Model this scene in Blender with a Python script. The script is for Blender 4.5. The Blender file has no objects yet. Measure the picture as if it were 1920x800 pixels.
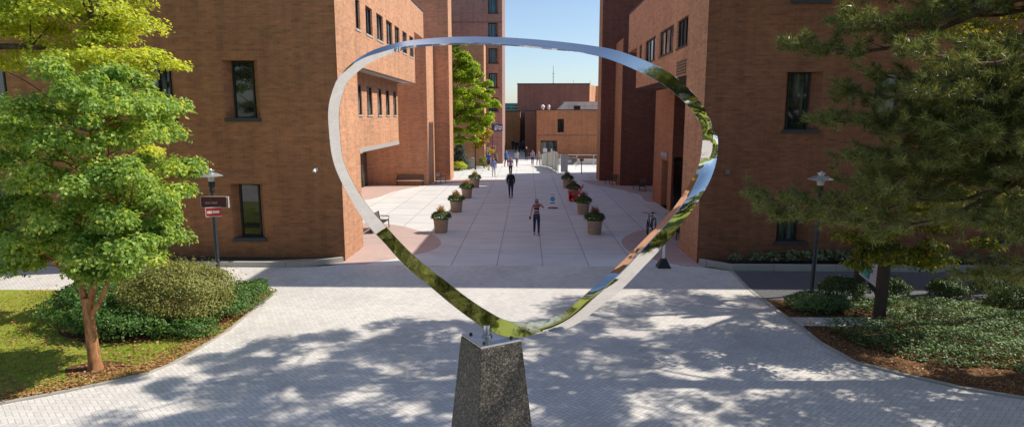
import bpy, bmesh, math, random
import numpy as np
from mathutils import Vector, Matrix

random.seed(7)
rng = np.random.default_rng(11)
scene = bpy.context.scene
C = scene.collection
R = math.radians

# ------------------------------------------------------------------ node helpers
class NT:
    def __init__(s, name):
        s.m = bpy.data.materials.new(name); s.m.use_nodes = True
        s.t = s.m.node_tree; s.t.nodes.clear()
        s.out = s.n('ShaderNodeOutputMaterial')
    def n(s, typ, **kw):
        nd = s.t.nodes.new(typ)
        for k, v in kw.items():
            setattr(nd, k, v)
        return nd
    def set(s, sock, val):
        if isinstance(val, bpy.types.NodeSocket): s.t.links.new(val, sock)
        elif val is not None:
            if hasattr(sock.default_value, '__len__') and not hasattr(val, '__len__'):
                val = [val] * len(sock.default_value)
            if hasattr(sock.default_value, '__len__') and len(sock.default_value) == 4 and len(val) == 3:
                val = (*val, 1.0)
            sock.default_value = val
    def math(s, op, a, b=None, c=None):
        nd = s.n('ShaderNodeMath', operation=op)
        s.set(nd.inputs[0], a)
        if b is not None: s.set(nd.inputs[1], b)
        if c is not None: s.set(nd.inputs[2], c)
        return nd.outputs[0]
    def mix(s, fac, a, b, blend='MIX'):
        nd = s.n('ShaderNodeMix', data_type='RGBA', blend_type=blend)
        s.set(nd.inputs[0], fac); s.set(nd.inputs[6], a); s.set(nd.inputs[7], b)
        return nd.outputs[2]
    def pos(s):
        return s.n('ShaderNodeNewGeometry').outputs['Position']
    def geo(s, k):
        return s.n('ShaderNodeNewGeometry').outputs[k]
    def mapping(s, v, scale=(1, 1, 1), rot=(0, 0, 0), loc=(0, 0, 0)):
        nd = s.n('ShaderNodeMapping'); s.set(nd.inputs[0], v)
        nd.inputs[1].default_value = loc; nd.inputs[2].default_value = rot; nd.inputs[3].default_value = scale
        return nd.outputs[0]
    def noise(s, v, scale, detail=3, rough=.55, out='Fac'):
        nd = s.n('ShaderNodeTexNoise'); s.set(nd.inputs['Vector'], v)
        nd.inputs['Scale'].default_value = scale; nd.inputs['Detail'].default_value = detail
        nd.inputs['Roughness'].default_value = rough
        return nd.outputs[out]
    def ramp(s, fac, stops, interp='LINEAR'):
        nd = s.n('ShaderNodeValToRGB'); cr = nd.color_ramp; cr.interpolation = interp
        while len(cr.elements) > 1: cr.elements.remove(cr.elements[-1])
        cr.elements[0].position = stops[0][0]; cr.elements[0].color = (*stops[0][1], 1)
        for p, c in stops[1:]:
            e = cr.elements.new(p); e.color = (*c, 1)
        s.set(nd.inputs[0], fac)
        return nd.outputs[0]
    def bump(s, h, strength=.3, dist=.01):
        nd = s.n('ShaderNodeBump'); nd.inputs['Strength'].default_value = strength
        nd.inputs['Distance'].default_value = dist; s.set(nd.inputs['Height'], h)
        return nd.outputs[0]
    def bsdf(s, color, rough=.8, metal=0., spec=.4, normal=None, **kw):
        nd = s.n('ShaderNodeBsdfPrincipled')
        s.set(nd.inputs['Base Color'], color); s.set(nd.inputs['Roughness'], rough)
        nd.inputs['Metallic'].default_value = metal; nd.inputs['Specular IOR Level'].default_value = spec
        if normal is not None: s.set(nd.inputs['Normal'], normal)
        for k, v in kw.items(): s.set(nd.inputs[k.replace('_', ' ')], v)
        s.t.links.new(nd.outputs[0], s.out.inputs[0])
        return nd
    def sep(s, v):
        nd = s.n('ShaderNodeSeparateXYZ'); s.set(nd.inputs[0], v); return nd.outputs
    def comb(s, x, y, z):
        nd = s.n('ShaderNodeCombineXYZ'); s.set(nd.inputs[0], x); s.set(nd.inputs[1], y); s.set(nd.inputs[2], z)
        return nd.outputs[0]

def plain(name, col, rough=.6, metal=0., spec=.4, var=.12, scale=6):
    t = NT(name); nz = t.noise(t.pos(), scale, 4)
    a = tuple(max(0, c * (1 - var)) for c in col); b = tuple(min(1, c * (1 + var)) for c in col)
    t.bsdf(t.ramp(nz, [(.3, a), (.7, b)]), rough, metal, spec)
    return t.m

def brick_mat(name, c1, c2, mortar, row=.09, width=.30):
    t = NT(name)
    p = t.sep(t.pos()); nn = t.sep(t.geo('True Normal'))
    ax = t.math('ABSOLUTE', nn[0]); ay = t.math('ABSOLUTE', nn[1])
    side = t.math('GREATER_THAN', ax, ay)
    u = t.math('ADD', t.math('MULTIPLY', p[1], side), t.math('MULTIPLY', p[0], t.math('SUBTRACT', 1., side)))
    az = t.math('GREATER_THAN', t.math('ABSOLUTE', nn[2]), .7)
    vv = t.math('ADD', t.math('MULTIPLY', p[2], t.math('SUBTRACT', 1., az)), t.math('MULTIPLY', p[1], az))
    vec = t.comb(u, vv, 0.)
    b = t.n('ShaderNodeTexBrick'); t.set(b.inputs['Vector'], vec)
    b.offset = .5
    t.set(b.inputs['Color1'], c1); t.set(b.inputs['Color2'], c2); t.set(b.inputs['Mortar'], mortar)
    for k, v in (('Scale', 1.), ('Mortar Size', .010), ('Mortar Smooth', .3), ('Bias', -.1), ('Brick Width', width), ('Row Height', row)):
        b.inputs[k].default_value = v
    # odd dark and light bricks: white noise by brick cell
    rowi = t.math('FLOOR', t.math('DIVIDE', vv, row))
    ci = t.math('FLOOR', t.math('ADD', t.math('DIVIDE', u, width), t.math('MULTIPLY', t.math('MODULO', rowi, 2.), .5)))
    wn = t.n('ShaderNodeTexWhiteNoise', noise_dimensions='2D'); t.set(wn.inputs['Vector'], t.comb(ci, rowi, 0.))
    val = t.ramp(wn.outputs[0], [(0, (.80, .82, .84)), (.2, (.93, .94, .95)), (.5, (1, 1, 1)), (.85, (1.06, 1.03, 1.0)), (1, (1.16, 1.08, .98))])
    col = t.mix(1., b.outputs['Color'], val, 'MULTIPLY')
    st = t.noise(t.mapping(vec, (.45, 9, 1)), 1., 4, .6)
    col = t.mix(1., col, t.ramp(st, [(.3, (.88, .90, .90)), (.7, (1.10, 1.07, 1.05))]), 'MULTIPLY')
    run = t.noise(t.mapping(vec, (2.6, .16, 1)), 1., 4, .6)          # faint rain streaks down the wall
    col = t.mix(1., col, t.ramp(run, [(.34, (.86, .86, .87)), (.55, (1, 1, 1)), (.75, (1.07, 1.06, 1.05))]), 'MULTIPLY')
    big = t.noise(t.pos(), .22, 3, .6)
    col = t.mix(1., col, t.ramp(big, [(.3, (.86, .86, .87)), (.7, (1.07, 1.06, 1.05))]), 'MULTIPLY')
    # darker towards the ground
    g = t.ramp(t.math('DIVIDE', t.math('ADD', p[2], t.math('MULTIPLY', big, 1.2)), 7.), [(0, (.74, .73, .73)), (.3, (.86, .85, .85)), (1, (1, 1, 1))])
    col = t.mix(1., col, g, 'MULTIPLY')
    t.bsdf(col, .88, 0, .25, t.bump(b.outputs['Fac'], -.35, .008))
    return t.m

def herring_mat(name, base, joint, W=.105, rot=45):
    t = NT(name)
    v = t.mapping(t.pos(), (1 / W, 1 / W, 1), (0, 0, R(rot)))
    s = t.sep(v); x, y = t.math('ADD', s[0], 4000.), t.math('ADD', s[1], 4000.)
    i, j = t.math('FLOOR', x), t.math('FLOOR', y)
    fx, fy = t.math('FRACT', x), t.math('FRACT', y)
    k = t.math('MODULO', t.math('ADD', t.math('SUBTRACT', i, j), 8000.), 4.)
    eq = lambda n: t.math('COMPARE', k, float(n), .1)
    k0, k1, k2, k3 = eq(0), eq(1), eq(2), eq(3)
    one = lambda a: t.math('SUBTRACT', 1., a)
    off = lambda d, m: t.math('ADD', d, t.math('MULTIPLY', m, 9.))   # switch an edge off
    dl = off(fx, k1); dr = off(one(fx), k0); db = off(fy, k2); dt = off(one(fy), k3)
    d = t.math('MINIMUM', t.math('MINIMUM', dl, dr), t.math('MINIMUM', db, dt))
    m = t.n('ShaderNodeMapRange'); t.set(m.inputs[0], d); m.inputs[1].default_value = .03; m.inputs[2].default_value = .11
    wn = t.n('ShaderNodeTexWhiteNoise', noise_dimensions='2D')
    t.set(wn.inputs['Vector'], t.comb(t.math('SUBTRACT', i, k1), t.math('SUBTRACT', j, k2), 0.))
    c = t.ramp(wn.outputs[0], [(0, tuple(.90 * q for q in base)), (.5, base), (1, tuple(min(1, 1.06 * q) for q in base))])
    big = t.noise(t.mapping(t.pos(), (1, .6, 1)), .55, 6, .68)
    c = t.mix(1., c, t.ramp(big, [(.30, (.80, .79, .78)), (.5, (.98, .98, .98)), (.70, (1.06, 1.06, 1.06))]), 'MULTIPLY')
    cell = t.n('ShaderNodeTexVoronoi'); t.set(cell.inputs['Vector'], t.pos()); cell.inputs['Scale'].default_value = .45; cell.distance = 'CHEBYCHEV'
    c = t.mix(1., c, t.ramp(t.sep(cell.outputs['Color'])[0], [(0, (.93, .93, .94)), (1, (1.04, 1.035, 1.03))]), 'MULTIPLY')   # relaid areas
    fine = t.noise(t.pos(), 40, 3)
    c = t.mix(1., c, t.ramp(fine, [(.3, (.92, .92, .92)), (.7, (1.05, 1.05, 1.05))]), 'MULTIPLY')
    vo = t.n('ShaderNodeTexVoronoi'); t.set(vo.inputs['Vector'], t.pos()); vo.inputs['Scale'].default_value = 1.7
    c = t.mix(1., c, t.ramp(vo.outputs['Distance'], [(.035, (.62, .60, .58)), (.075, (1, 1, 1))]), 'MULTIPLY')     # old gum and drip marks
    c = t.mix(m.outputs[0], joint, c)
    t.bsdf(c, .85, 0, .3, t.bump(m.outputs[0], .4, .006))
    return t.m

def slab_mat(name, base, joint, w=1.8, h=1.8, offx=.0, size=.012, stain=.3):
    t = NT(name)
    b = t.n('ShaderNodeTexBrick'); t.set(b.inputs['Vector'], t.mapping(t.pos(), loc=(offx, 0, 0)))
    b.offset = 0.
    t.set(b.inputs['Color1'], base); t.set(b.inputs['Color2'], tuple(q * .93 for q in base)); t.set(b.inputs['Mortar'], joint)
    for k, v in (('Scale', 1.), ('Mortar Size', size), ('Mortar Smooth', .1), ('Bias', 0), ('Brick Width', w), ('Row Height', h)):
        b.inputs[k].default_value = v
    nz = t.noise(t.mapping(t.pos(), (.5, 1.2, 1)), .9, 6, .65)
    c = t.mix(1., b.outputs['Color'], t.ramp(nz, [(.3, (1 - stain,) * 3), (.6, (1, 1, 1)), (.75, (1.06, 1.06, 1.05))]), 'MULTIPLY')
    fine = t.noise(t.pos(), 25, 4)
    c = t.mix(1., c, t.ramp(fine, [(.3, (.93,) * 3), (.7, (1.05,) * 3)]), 'MULTIPLY')
    t.bsdf(c, .85, 0, .3, t.bump(fine, .15, .004))
    return t.m

def leaf_mat(name, stops, trans=.4, nscale=1.2, bias=.5, rough=.45):
    """leaf colour: random per leaf plus soft patches through the crown"""
    t = NT(name)
    r = t.geo('Random Per Island')
    nz = t.noise(t.pos(), nscale, 2)
    f = t.math('ADD', t.math('MULTIPLY', r, 1 - bias), t.math('MULTIPLY', nz, bias))
    col = t.ramp(f, stops)
    d = t.n('ShaderNodeBsdfPrincipled'); t.set(d.inputs['Base Color'], col)
    d.inputs['Roughness'].default_value = rough; d.inputs['Specular IOR Level'].default_value = .35
    tr = t.n('ShaderNodeBsdfTranslucent')
    t.set(tr.inputs[0], t.mix(1., col, (1.6, 1.45, .55), 'MULTIPLY'))
    mx = t.n('ShaderNodeMixShader'); mx.inputs[0].default_value = trans
    t.t.links.new(d.outputs[0], mx.inputs[1]); t.t.links.new(tr.outputs[0], mx.inputs[2])
    t.t.links.new(mx.outputs[0], t.out.inputs[0])
    return t.m

def glass_mat(name, tint, inside=(.012, .016, .02), rough=.03):
    """window glass with a dim room and hanging blinds behind it"""
    t = NT(name)
    nz = t.noise(t.mapping(t.pos(), (3.5, 3.5, .18)), 1.7, 2)
    sel = t.noise(t.mapping(t.pos(), (.31, .31, .31)), 1.9, 1)
    c = t.mix(t.ramp(sel, [(.42, (0, 0, 0)), (.56, (1, 1, 1))]), inside, t.ramp(nz, [(.42, inside), (.5, tint), (.6, tuple(q * 2.2 for q in tint))]))
    t.bsdf(c, rough, 0, .9, t.bump(t.noise(t.pos(), .8, 1), .04, .05))
    return t.m

M = {}
M['brick_front'] = brick_mat('brick_facade', (.45, .192, .085), (.36, .150, .067), (.41, .225, .125))  # same brick as the side walls, front shade put into the colour
M['brick_front_r'] = brick_mat('brick_facade_deep', (.31, .128, .066), (.25, .098, .050), (.28, .145, .09))  # darker copy for the right front, its shade put into the colour
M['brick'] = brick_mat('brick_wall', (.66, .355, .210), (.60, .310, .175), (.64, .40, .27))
M['brick_shade'] = brick_mat('brick_shaded', (.22, .098, .072), (.18, .08, .06), (.21, .11, .085))  # passage brick with the shade of camera-facing walls painted into its colour
M['brick_inner_r'] = brick_mat('brick_passage', (.50, .245, .135), (.44, .205, .11), (.48, .28, .18))
M['brick_dark'] = brick_mat('brick_tower', (.40, .245, .215), (.35, .210, .185), (.39, .27, .24))
M['brick_far'] = brick_mat('brick_far', (.48, .23, .125), (.43, .195, .105), (.45, .24, .15))
M['brick_grey'] = brick_mat('brick_brown', (.30, .175, .145), (.26, .15, .125), (.27, .175, .15))
M['paver'] = herring_mat('paver_herringbone', (.72, .685, .635), (.46, .44, .41))
M['pink'] = slab_mat('pink_paver', (.58, .445, .40), (.45, .33, .29), .21, .105, 0, .006, .12)
M['concrete'] = slab_mat('concrete_slab', (.735, .745, .735), (.33, .33, .33), 1.85, 5.5, -.63, .018, .17)
M['sidewalk'] = slab_mat('sidewalk_concrete', (.66, .62, .56), (.46, .43, .39), 1.6, 1.6, 0, .012, .12)
M['kerb'] = slab_mat('kerb_concrete', (.46, .43, .38), (.25, .23, .2), 2.4, 9, 0, .014, .2)
M['asphalt'] = plain('asphalt', (.13, .132, .14), .9, var=.25, scale=9)
M['soil'] = plain('soil', (.05, .036, .026), .95, var=.4, scale=5)
M['bandstone'] = plain('concrete_band', (.42, .41, .39), .8)
M['soffit'] = plain('soffit_plaster', (.55, .50, .44), .8, var=.05)
M['soffit_dark'] = plain('soffit_bronze', (.16, .13, .11), .7)
M['frame'] = plain('dark_frame', (.018, .018, .02), .4, var=.1)
M['sill'] = plain('dark_sill', (.05, .048, .05), .55)
M['lightsill'] = plain('pale_sill', (.50, .45, .40), .7)
M['glass'] = glass_mat('window_glass', (.05, .058, .055))
M['glass_pale'] = glass_mat('window_glass_blinds', (.16, .15, .14), (.02, .025, .03))
M['glass_blue'] = glass_mat('tower_glass', (.02, .12, .17), (.012, .07, .10), .08)
M['door_dark'] = plain('dark_door', (.02, .018, .018), .4)
M['black'] = plain('black_metal', (.02, .021, .024), .45, var=.2)
M['bluepole'] = plain('painted_pole', (.035, .045, .06), .35, var=.2)
M['roof'] = plain('roof_gravel', (.3, .29, .28), .9)

def steel():
    t = NT('polished_steel')
    nz = t.noise(t.pos(), 2.2, 2); f2 = t.noise(t.mapping(t.pos(), (1, 1, 1)), 14, 3)
    bm = t.bump(t.math('ADD', nz, t.math('MULTIPLY', t.noise(t.pos(), 7, 2), .25)), .06, .06)
    t.bsdf((.76, .75, .735), t.ramp(f2, [(.35, (.03,) * 3), (.75, (.095,) * 3)]), 1.0, .5, bm)
    return t.m
M['steel'] = steel()
M['steel_plate'] = plain('brushed_steel', (.58, .57, .56), .28, 1.0)
def lampsteel():
    t = NT('lamp_aluminium'); t.bsdf(t.ramp(t.noise(t.pos(), 5, 3), [(.3, (.5, .53, .55)), (.7, (.66, .68, .7))]), .35, .6, .5); return t.m
M['alu'] = lampsteel()

def granite():
    t = NT('granite')
    v = t.n('ShaderNodeTexVoronoi'); t.set(v.inputs['Vector'], t.pos()); v.inputs['Scale'].default_value = 42
    v2 = t.n('ShaderNodeTexVoronoi'); t.set(v2.inputs['Vector'], t.pos()); v2.inputs['Scale'].default_value = 85
    c1 = t.ramp(t.sep(v.outputs['Color'])[0], [(0, (.02, .018, .016)), (.45, (.075, .066, .055)), (.72, (.15, .135, .11)), (.93, (.30, .275, .235)), (1, (.45, .42, .37))], 'CONSTANT')
    c2 = t.ramp(t.sep(v2.outputs['Color'])[1], [(0, (.025, .022, .02)), (.6, (.12, .105, .085)), (.92, (.34, .31, .26))], 'CONSTANT')
    c = t.mix(.45, c1, c2)
    big = t.noise(t.pos(), 2.2, 4)
    c = t.mix(1., c, t.ramp(big, [(.3, (.8, .8, .8)), (.7, (1.12, 1.1, 1.06))]), 'MULTIPLY')
    t.bsdf(c, .42, 0, .45, t.bump(t.sep(v.outputs['Color'])[0], .08, .004)); return t.m
M['granite'] = granite()

def lawn():
    t = NT('lawn_turf')
    a = t.noise(t.pos(), .55, 4, .6); b = t.noise(t.pos(), 9, 4, .7)
    f = t.math('ADD', t.math('MULTIPLY', a, .6), t.math('MULTIPLY', b, .4))
    c = t.ramp(f, [(.32, (.11, .18, .02)), (.48, (.26, .32, .045)), (.62, (.44, .40, .10)), (.72, (.52, .37, .16))])
    t.bsdf(c, .95, 0, .1, t.bump(b, .5, .03)); return t.m
M['lawn'] = lawn()
def mulch():
    t = NT('bark_mulch')
    a = t.noise(t.mapping(t.pos(), (1, 1.6, 1)), 13, 5, .75); b = t.noise(t.pos(), 1.1, 4)
    c = t.ramp(a, [(.32, (.045, .024, .014)), (.5, (.16, .085, .045)), (.66, (.34, .19, .095)), (.8, (.46, .30, .17))])
    c = t.mix(1., c, t.ramp(b, [(.3, (.75, .72, .7)), (.7, (1.15, 1.12, 1.05))]), 'MULTIPLY')
    t.bsdf(c, .95, 0, .15, t.bump(a, .8, .04)); return t.m
M['mulch'] = mulch()
M['grass'] = leaf_mat('grass_blades', [(0, (0.129, 0.242, 0.017)), (0.45, (0.268, 0.394, 0.033)), (0.7, (0.452, 0.483, 0.077)), (1, (0.592, 0.547, 0.187))], .3, .5)
M['litter'] = leaf_mat('fallen_leaves', [(0, (0.225, 0.106, 0.037)), (0.5, (0.45, 0.25, 0.1)), (1, (0.65, 0.475, 0.25))], .15, 2)

def bark(name, c1, c2, sx=1., scale=6):
    t = NT(name)
    nz = t.noise(t.mapping(t.pos(), (1, 1, .28)), scale, 5, .7)
    t.bsdf(t.ramp(nz, [(.32, c1), (.66, c2)]), .9, 0, .2, t.bump(nz, .6, .02)); return t.m
M['bark_orange'] = bark('bark_paper', (.17, .07, .028), (.56, .29, .13), scale=11)
M['bark'] = bark('bark_grey', (.045, .034, .026), (.15, .12, .095))
M['bark_pine'] = bark('bark_pine', (.05, .033, .024), (.17, .105, .07))
M['leaf_maple'] = leaf_mat('leaf_maple', [(0.12, (0.077, 0.156, 0.031)), (0.38, (0.21, 0.363, 0.085)), (0.58, (0.378, 0.531, 0.13)), (0.76, (0.615, 0.648, 0.137)), (0.92, (0.731, 0.674, 0.122))], 0.45, .8, .5)
M['leaf_gold'] = leaf_mat('leaf_gold', [(0.1, (0.173, 0.271, 0.043)), (0.4, (0.434, 0.53, 0.086)), (0.65, (0.65, 0.69, 0.12)), (0.95, (0.748, 0.665, 0.12))], 0.5, .9)
M['leaf_mid'] = leaf_mat('leaf_mid', [(0.1, (0.081, 0.158, 0.022)), (0.45, (0.276, 0.432, 0.047)), (0.8, (0.585, 0.662, 0.078)), (1, (0.78, 0.662, 0.109))], 0.5, .4)
M['leaf_dark'] = leaf_mat('leaf_oak', [(0.1, (0.046, 0.085, 0.016)), (0.42, (0.13, 0.182, 0.026)), (0.68, (0.338, 0.312, 0.039)), (1, (0.715, 0.494, 0.052))], 0.45, .5)
M['leaf_yellow'] = leaf_mat('leaf_yellow', [(.1, (.16, .16, .015)), (.5, (.42, .34, .03)), (1, (.62, .40, .03))], .45, 1)
M['needle'] = leaf_mat('pine_needle', [(0.1, (0.058, 0.085, 0.029)), (0.5, (0.147, 0.179, 0.055)), (0.8, (0.332, 0.342, 0.111)), (1, (0.783, 0.581, 0.182))], 0.3, .7, .5, .34)
M['spruce'] = leaf_mat('spruce_needle', [(.1, (.06, .095, .085)), (.6, (.12, .18, .17)), (1, (.22, .29, .28))], .1, 1.5)
M['shrub_olive'] = leaf_mat('leaf_privet', [(0.1, (0.094, 0.114, 0.03)), (0.5, (0.281, 0.3, 0.083)), (0.85, (0.484, 0.471, 0.166)), (1, (0.655, 0.536, 0.256))], .25, 1.5)
M['leaf_mirror'] = leaf_mat('leaf_hedge', [(.1, (.07, .09, .02)), (.5, (.22, .25, .06)), (.9, (.40, .40, .10))], .35, .7)
M['shrub_green'] = leaf_mat('leaf_euonymus', [(0.1, (0.034, 0.09, 0.022)), (0.5, (0.098, 0.204, 0.046)), (0.9, (0.207, 0.348, 0.083))], .25, 2)
M['shrub_dark'] = leaf_mat('leaf_yew', [(0.1, (0.027, 0.053, 0.017)), (0.5, (0.069, 0.119, 0.034)), (1, (0.15, 0.206, 0.06))], .2, 2)
M['cover'] = leaf_mat('leaf_pachysandra', [(0.1, (0.046, 0.105, 0.034)), (0.5, (0.115, 0.209, 0.07)), (0.85, (0.24, 0.346, 0.136)), (1, (0.374, 0.46, 0.229))], .2, .9, .5, .5)
M['hosta'] = leaf_mat('leaf_hosta', [(.1, (.065, .105, .05)), (.5, (.165, .23, .105)), (1, (.38, .42, .24))], .2, 2)
M['mum'] = leaf_mat('leaf_mum', [(0.1, (0.035, 0.068, 0.014)), (0.5, (0.081, 0.142, 0.026)), (1, (0.163, 0.23, 0.048))], .2, 3)
M['plume'] = leaf_mat('plume_red', [(0, (.15, .07, .045)), (.5, (.26, .14, .085)), (1, (.36, .26, .16))], .3, 3)
M['plume_or'] = leaf_mat('plume_orange', [(0, (.24, .12, .06)), (.5, (.42, .25, .12)), (1, (.52, .40, .24))], .3, 3)

# ------------------------------------------------------------------ mesh helpers
class MB:
    def __init__(s): s.v = []; s.f = []
    def add(s, vs, fs):
        o = len(s.v); s.v += [tuple(p) for p in vs]; s.f += [tuple(i + o for i in f) for f in fs]; return s
    def quad(s, a, b, c, d): return s.add([a, b, c, d], [(0, 1, 2, 3)])
    def box(s, x0, x1, y0, y1, z0, z1, bev=0):
        v = [(x, y, z) for z in (z0, z1) for y in (y0, y1) for x in (x0, x1)]
        return s.add(v, [(0, 2, 3, 1), (4, 5, 7, 6), (0, 1, 5, 4), (1, 3, 7, 5), (3, 2, 6, 7), (2, 0, 4, 6)])
    def obox(s, c, ax, hs):
        """box with own axes: c centre, ax three unit vectors, hs half sizes"""
        c = Vector(c); a = [Vector(q) * h for q, h in zip(ax, hs)]
        v = [c + a[0] * i + a[1] * j + a[2] * k for k in (-1, 1) for j in (-1, 1) for i in (-1, 1)]
        return s.add(v, [(0, 2, 3, 1), (4, 5, 7, 6), (0, 1, 5, 4), (1, 3, 7, 5), (3, 2, 6, 7), (2, 0, 4, 6)])
    def bar(s, a, b, w, h=None):
        a, b = Vector(a), Vector(b); d = (b - a); L = d.length; d = d.normalized()
        up = Vector((0, 0, 1)) if abs(d.z) < .95 else Vector((0, 1, 0))
        sx = d.cross(up).normalized(); sz = sx.cross(d)
        return s.obox((a + b) / 2, (d, sx, sz), (L / 2, w / 2, (h or w) / 2))
    def tube(s, pts, rad, n=8, cap=True):
        pts = [Vector(p) for p in pts]
        if not hasattr(rad, '__len__'): rad = [rad] * len(pts)
        vs, fs = [], []; ref = None
        for i, p in enumerate(pts):
            d = (pts[min(i + 1, len(pts) - 1)] - pts[max(i - 1, 0)])
            d = d.normalized() if d.length > 1e-9 else Vector((0, 0, 1))
            if ref is None: ref = d.orthogonal().normalized()
            ref = (ref - d * ref.dot(d));  ref = ref.normalized() if ref.length > 1e-6 else d.orthogonal().normalized()
            b = d.cross(ref)
            for k in range(n):
                a = 2 * math.pi * k / n
                vs.append(p + (ref * math.cos(a) + b * math.sin(a)) * rad[i])
        for i in range(len(pts) - 1):
            for k in range(n):
                fs.append((i * n + k, i * n + (k + 1) % n, (i + 1) * n + (k + 1) % n, (i + 1) * n + k))
        if cap: fs += [tuple(range(n - 1, -1, -1)), tuple((len(pts) - 1) * n + k for k in range(n))]
        return s.add(vs, fs)
    def lathe(s, prof, n=24, c=(0, 0, 0)):
        vs, fs = [], []
        for r, z in prof:
            for k in range(n):
                a = 2 * math.pi * k / n; vs.append((c[0] + r * math.cos(a), c[1] + r * math.sin(a), c[2] + z))
        for i in range(len(prof) - 1):
            for k in range(n):
                fs.append((i * n + k, i * n + (k + 1) % n, (i + 1) * n + (k + 1) % n, (i + 1) * n + k))
        fs += [tuple(range(n - 1, -1, -1)), tuple((len(prof) - 1) * n + k for k in range(n))]
        return s.add(vs, fs)
    def prism(s, poly, z0, z1):
        n = len(poly)
        vs = [(x, y, z0) for x, y in poly] + [(x, y, z1) for x, y in poly]
        fs = [tuple(range(n - 1, -1, -1)), tuple(range(n, 2 * n))] + [(k, (k + 1) % n, n + (k + 1) % n, n + k) for k in range(n)]
        return s.add(vs, fs)
    def sphere(s, c, r, n=12, m=8):
        if not hasattr(r, '__len__'): r = (r, r, r)
        vs = [(c[0], c[1], c[2] - r[2])]; fs = []
        for i in range(1, m):
            ph = math.pi * i / m - math.pi / 2
            for k in range(n):
                a = 2 * math.pi * k / n
                vs.append((c[0] + r[0] * math.cos(ph) * math.cos(a), c[1] + r[1] * math.cos(ph) * math.sin(a), c[2] + r[2] * math.sin(ph)))
        vs.append((c[0], c[1], c[2] + r[2])); t = len(vs) - 1
        for k in range(n):
            fs.append((0, 1 + (k + 1) % n, 1 + k)); b = 1 + (m - 2) * n
            fs.append((b + k, b + (k + 1) % n, t))
        for i in range(m - 2):
            for k in range(n):
                a = 1 + i * n
                fs.append((a + k, a + (k + 1) % n, a + n + (k + 1) % n, a + n + k))
        return s.add(vs, fs)
    def build(s, name, mat, parent=None, smooth=False, local=False, bevel=0):
        me = bpy.data.meshes.new(name)
        off = Vector((0, 0, 0))
        if parent is not None and not local:
            q = parent
            while q is not None: off += q.location; q = q.parent
        me.from_pydata([tuple(Vector(p) - off) for p in s.v], [], s.f)
        me.materials.append(mat)
        if smooth:
            me.polygons.foreach_set('use_smooth', [True] * len(me.polygons))
            try: me.set_sharp_from_angle(angle=R(40))
            except Exception: pass
        me.update()
        o = bpy.data.objects.new(name, me); C.objects.link(o)
        if parent is not None: o.parent = parent
        if bevel:
            b = o.modifiers.new('edge', 'BEVEL'); b.width = bevel; b.segments = 2; b.limit_method = 'ANGLE'
        return o

def np_mesh(name, V, F, mat, parent=None):
    """V (n,3) in world space, F (m,k) faces of one size"""
    off = np.zeros(3); q = parent
    while q is not None: off += np.array(q.location); q = q.parent
    V = (np.asarray(V, np.float32) - off.astype(np.float32)); F = np.asarray(F, np.int32); k = F.shape[1]
    me = bpy.data.meshes.new(name)
    me.vertices.add(len(V)); me.vertices.foreach_set('co', V.ravel())
    me.loops.add(F.size); me.loops.foreach_set('vertex_index', F.ravel())
    me.polygons.add(len(F)); me.polygons.foreach_set('loop_start', np.arange(0, F.size, k, dtype=np.int32))
    me.update(calc_edges=True); me.materials.append(mat)
    o = bpy.data.objects.new(name, me); C.objects.link(o)
    if parent is not None: o.parent = parent
    return o

def thing(name, label, cat, loc=(0, 0, 0), rotz=0, group=None):
    o = bpy.data.objects.new(name, None); C.objects.link(o)
    o.empty_display_size = .2; o.location = loc; o.rotation_euler = (0, 0, rotz)
    o['label'] = label; o['category'] = cat
    if group: o['group'] = group
    return o
def tag(o, label, cat, group=None):
    o['label'] = label; o['category'] = cat
    if group: o['group'] = group
    return o
def struct(o): o['kind'] = 'structure'; return o
def stuff(o, label, cat): o['kind'] = 'stuff'; o['label'] = label; o['category'] = cat; return o
def dup(root, loc, rotz=0, label=None, scale=None):
    r = root.copy(); C.objects.link(r); r.location = loc; r.rotation_euler = (0, 0, rotz)
    if label: r['label'] = label
    if scale: r.scale = scale
    for ch in list(root.children):
        c = ch.copy(); C.objects.link(c); c.parent = r
        for g in list(ch.children):
            d = g.copy(); C.objects.link(d); d.parent = c
    return r

def norm(a): return a / np.maximum(np.linalg.norm(a, axis=-1, keepdims=True), 1e-9)
def leaf_arrays(P, Nrm, T, L, W, fold=.25):
    """one folded diamond leaf per row"""
    n = len(P); Nrm = norm(Nrm); T = norm(T - Nrm * np.sum(T * Nrm, 1, keepdims=True)); S = np.cross(Nrm, T)
    L = np.broadcast_to(np.asarray(L, float).reshape(-1, 1), (n, 1)); W = np.broadcast_to(np.asarray(W, float).reshape(-1, 1), (n, 1))
    a = P - T * L * .5; b = P + T * L * .5
    l = P + S * W * .5 + Nrm * W * fold - T * L * .08; r = P - S * W * .5 + Nrm * W * fold - T * L * .08
    V = np.stack([a, r, b, l], 1).reshape(-1, 3)
    i = np.arange(n)[:, None] * 4
    F = np.concatenate([i + np.array([[0, 1, 2]]), i + np.array([[0, 2, 3]])], 0)
    return V, F
def rnd_dir(n):
    return norm(rng.normal(size=(n, 3)))
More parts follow.
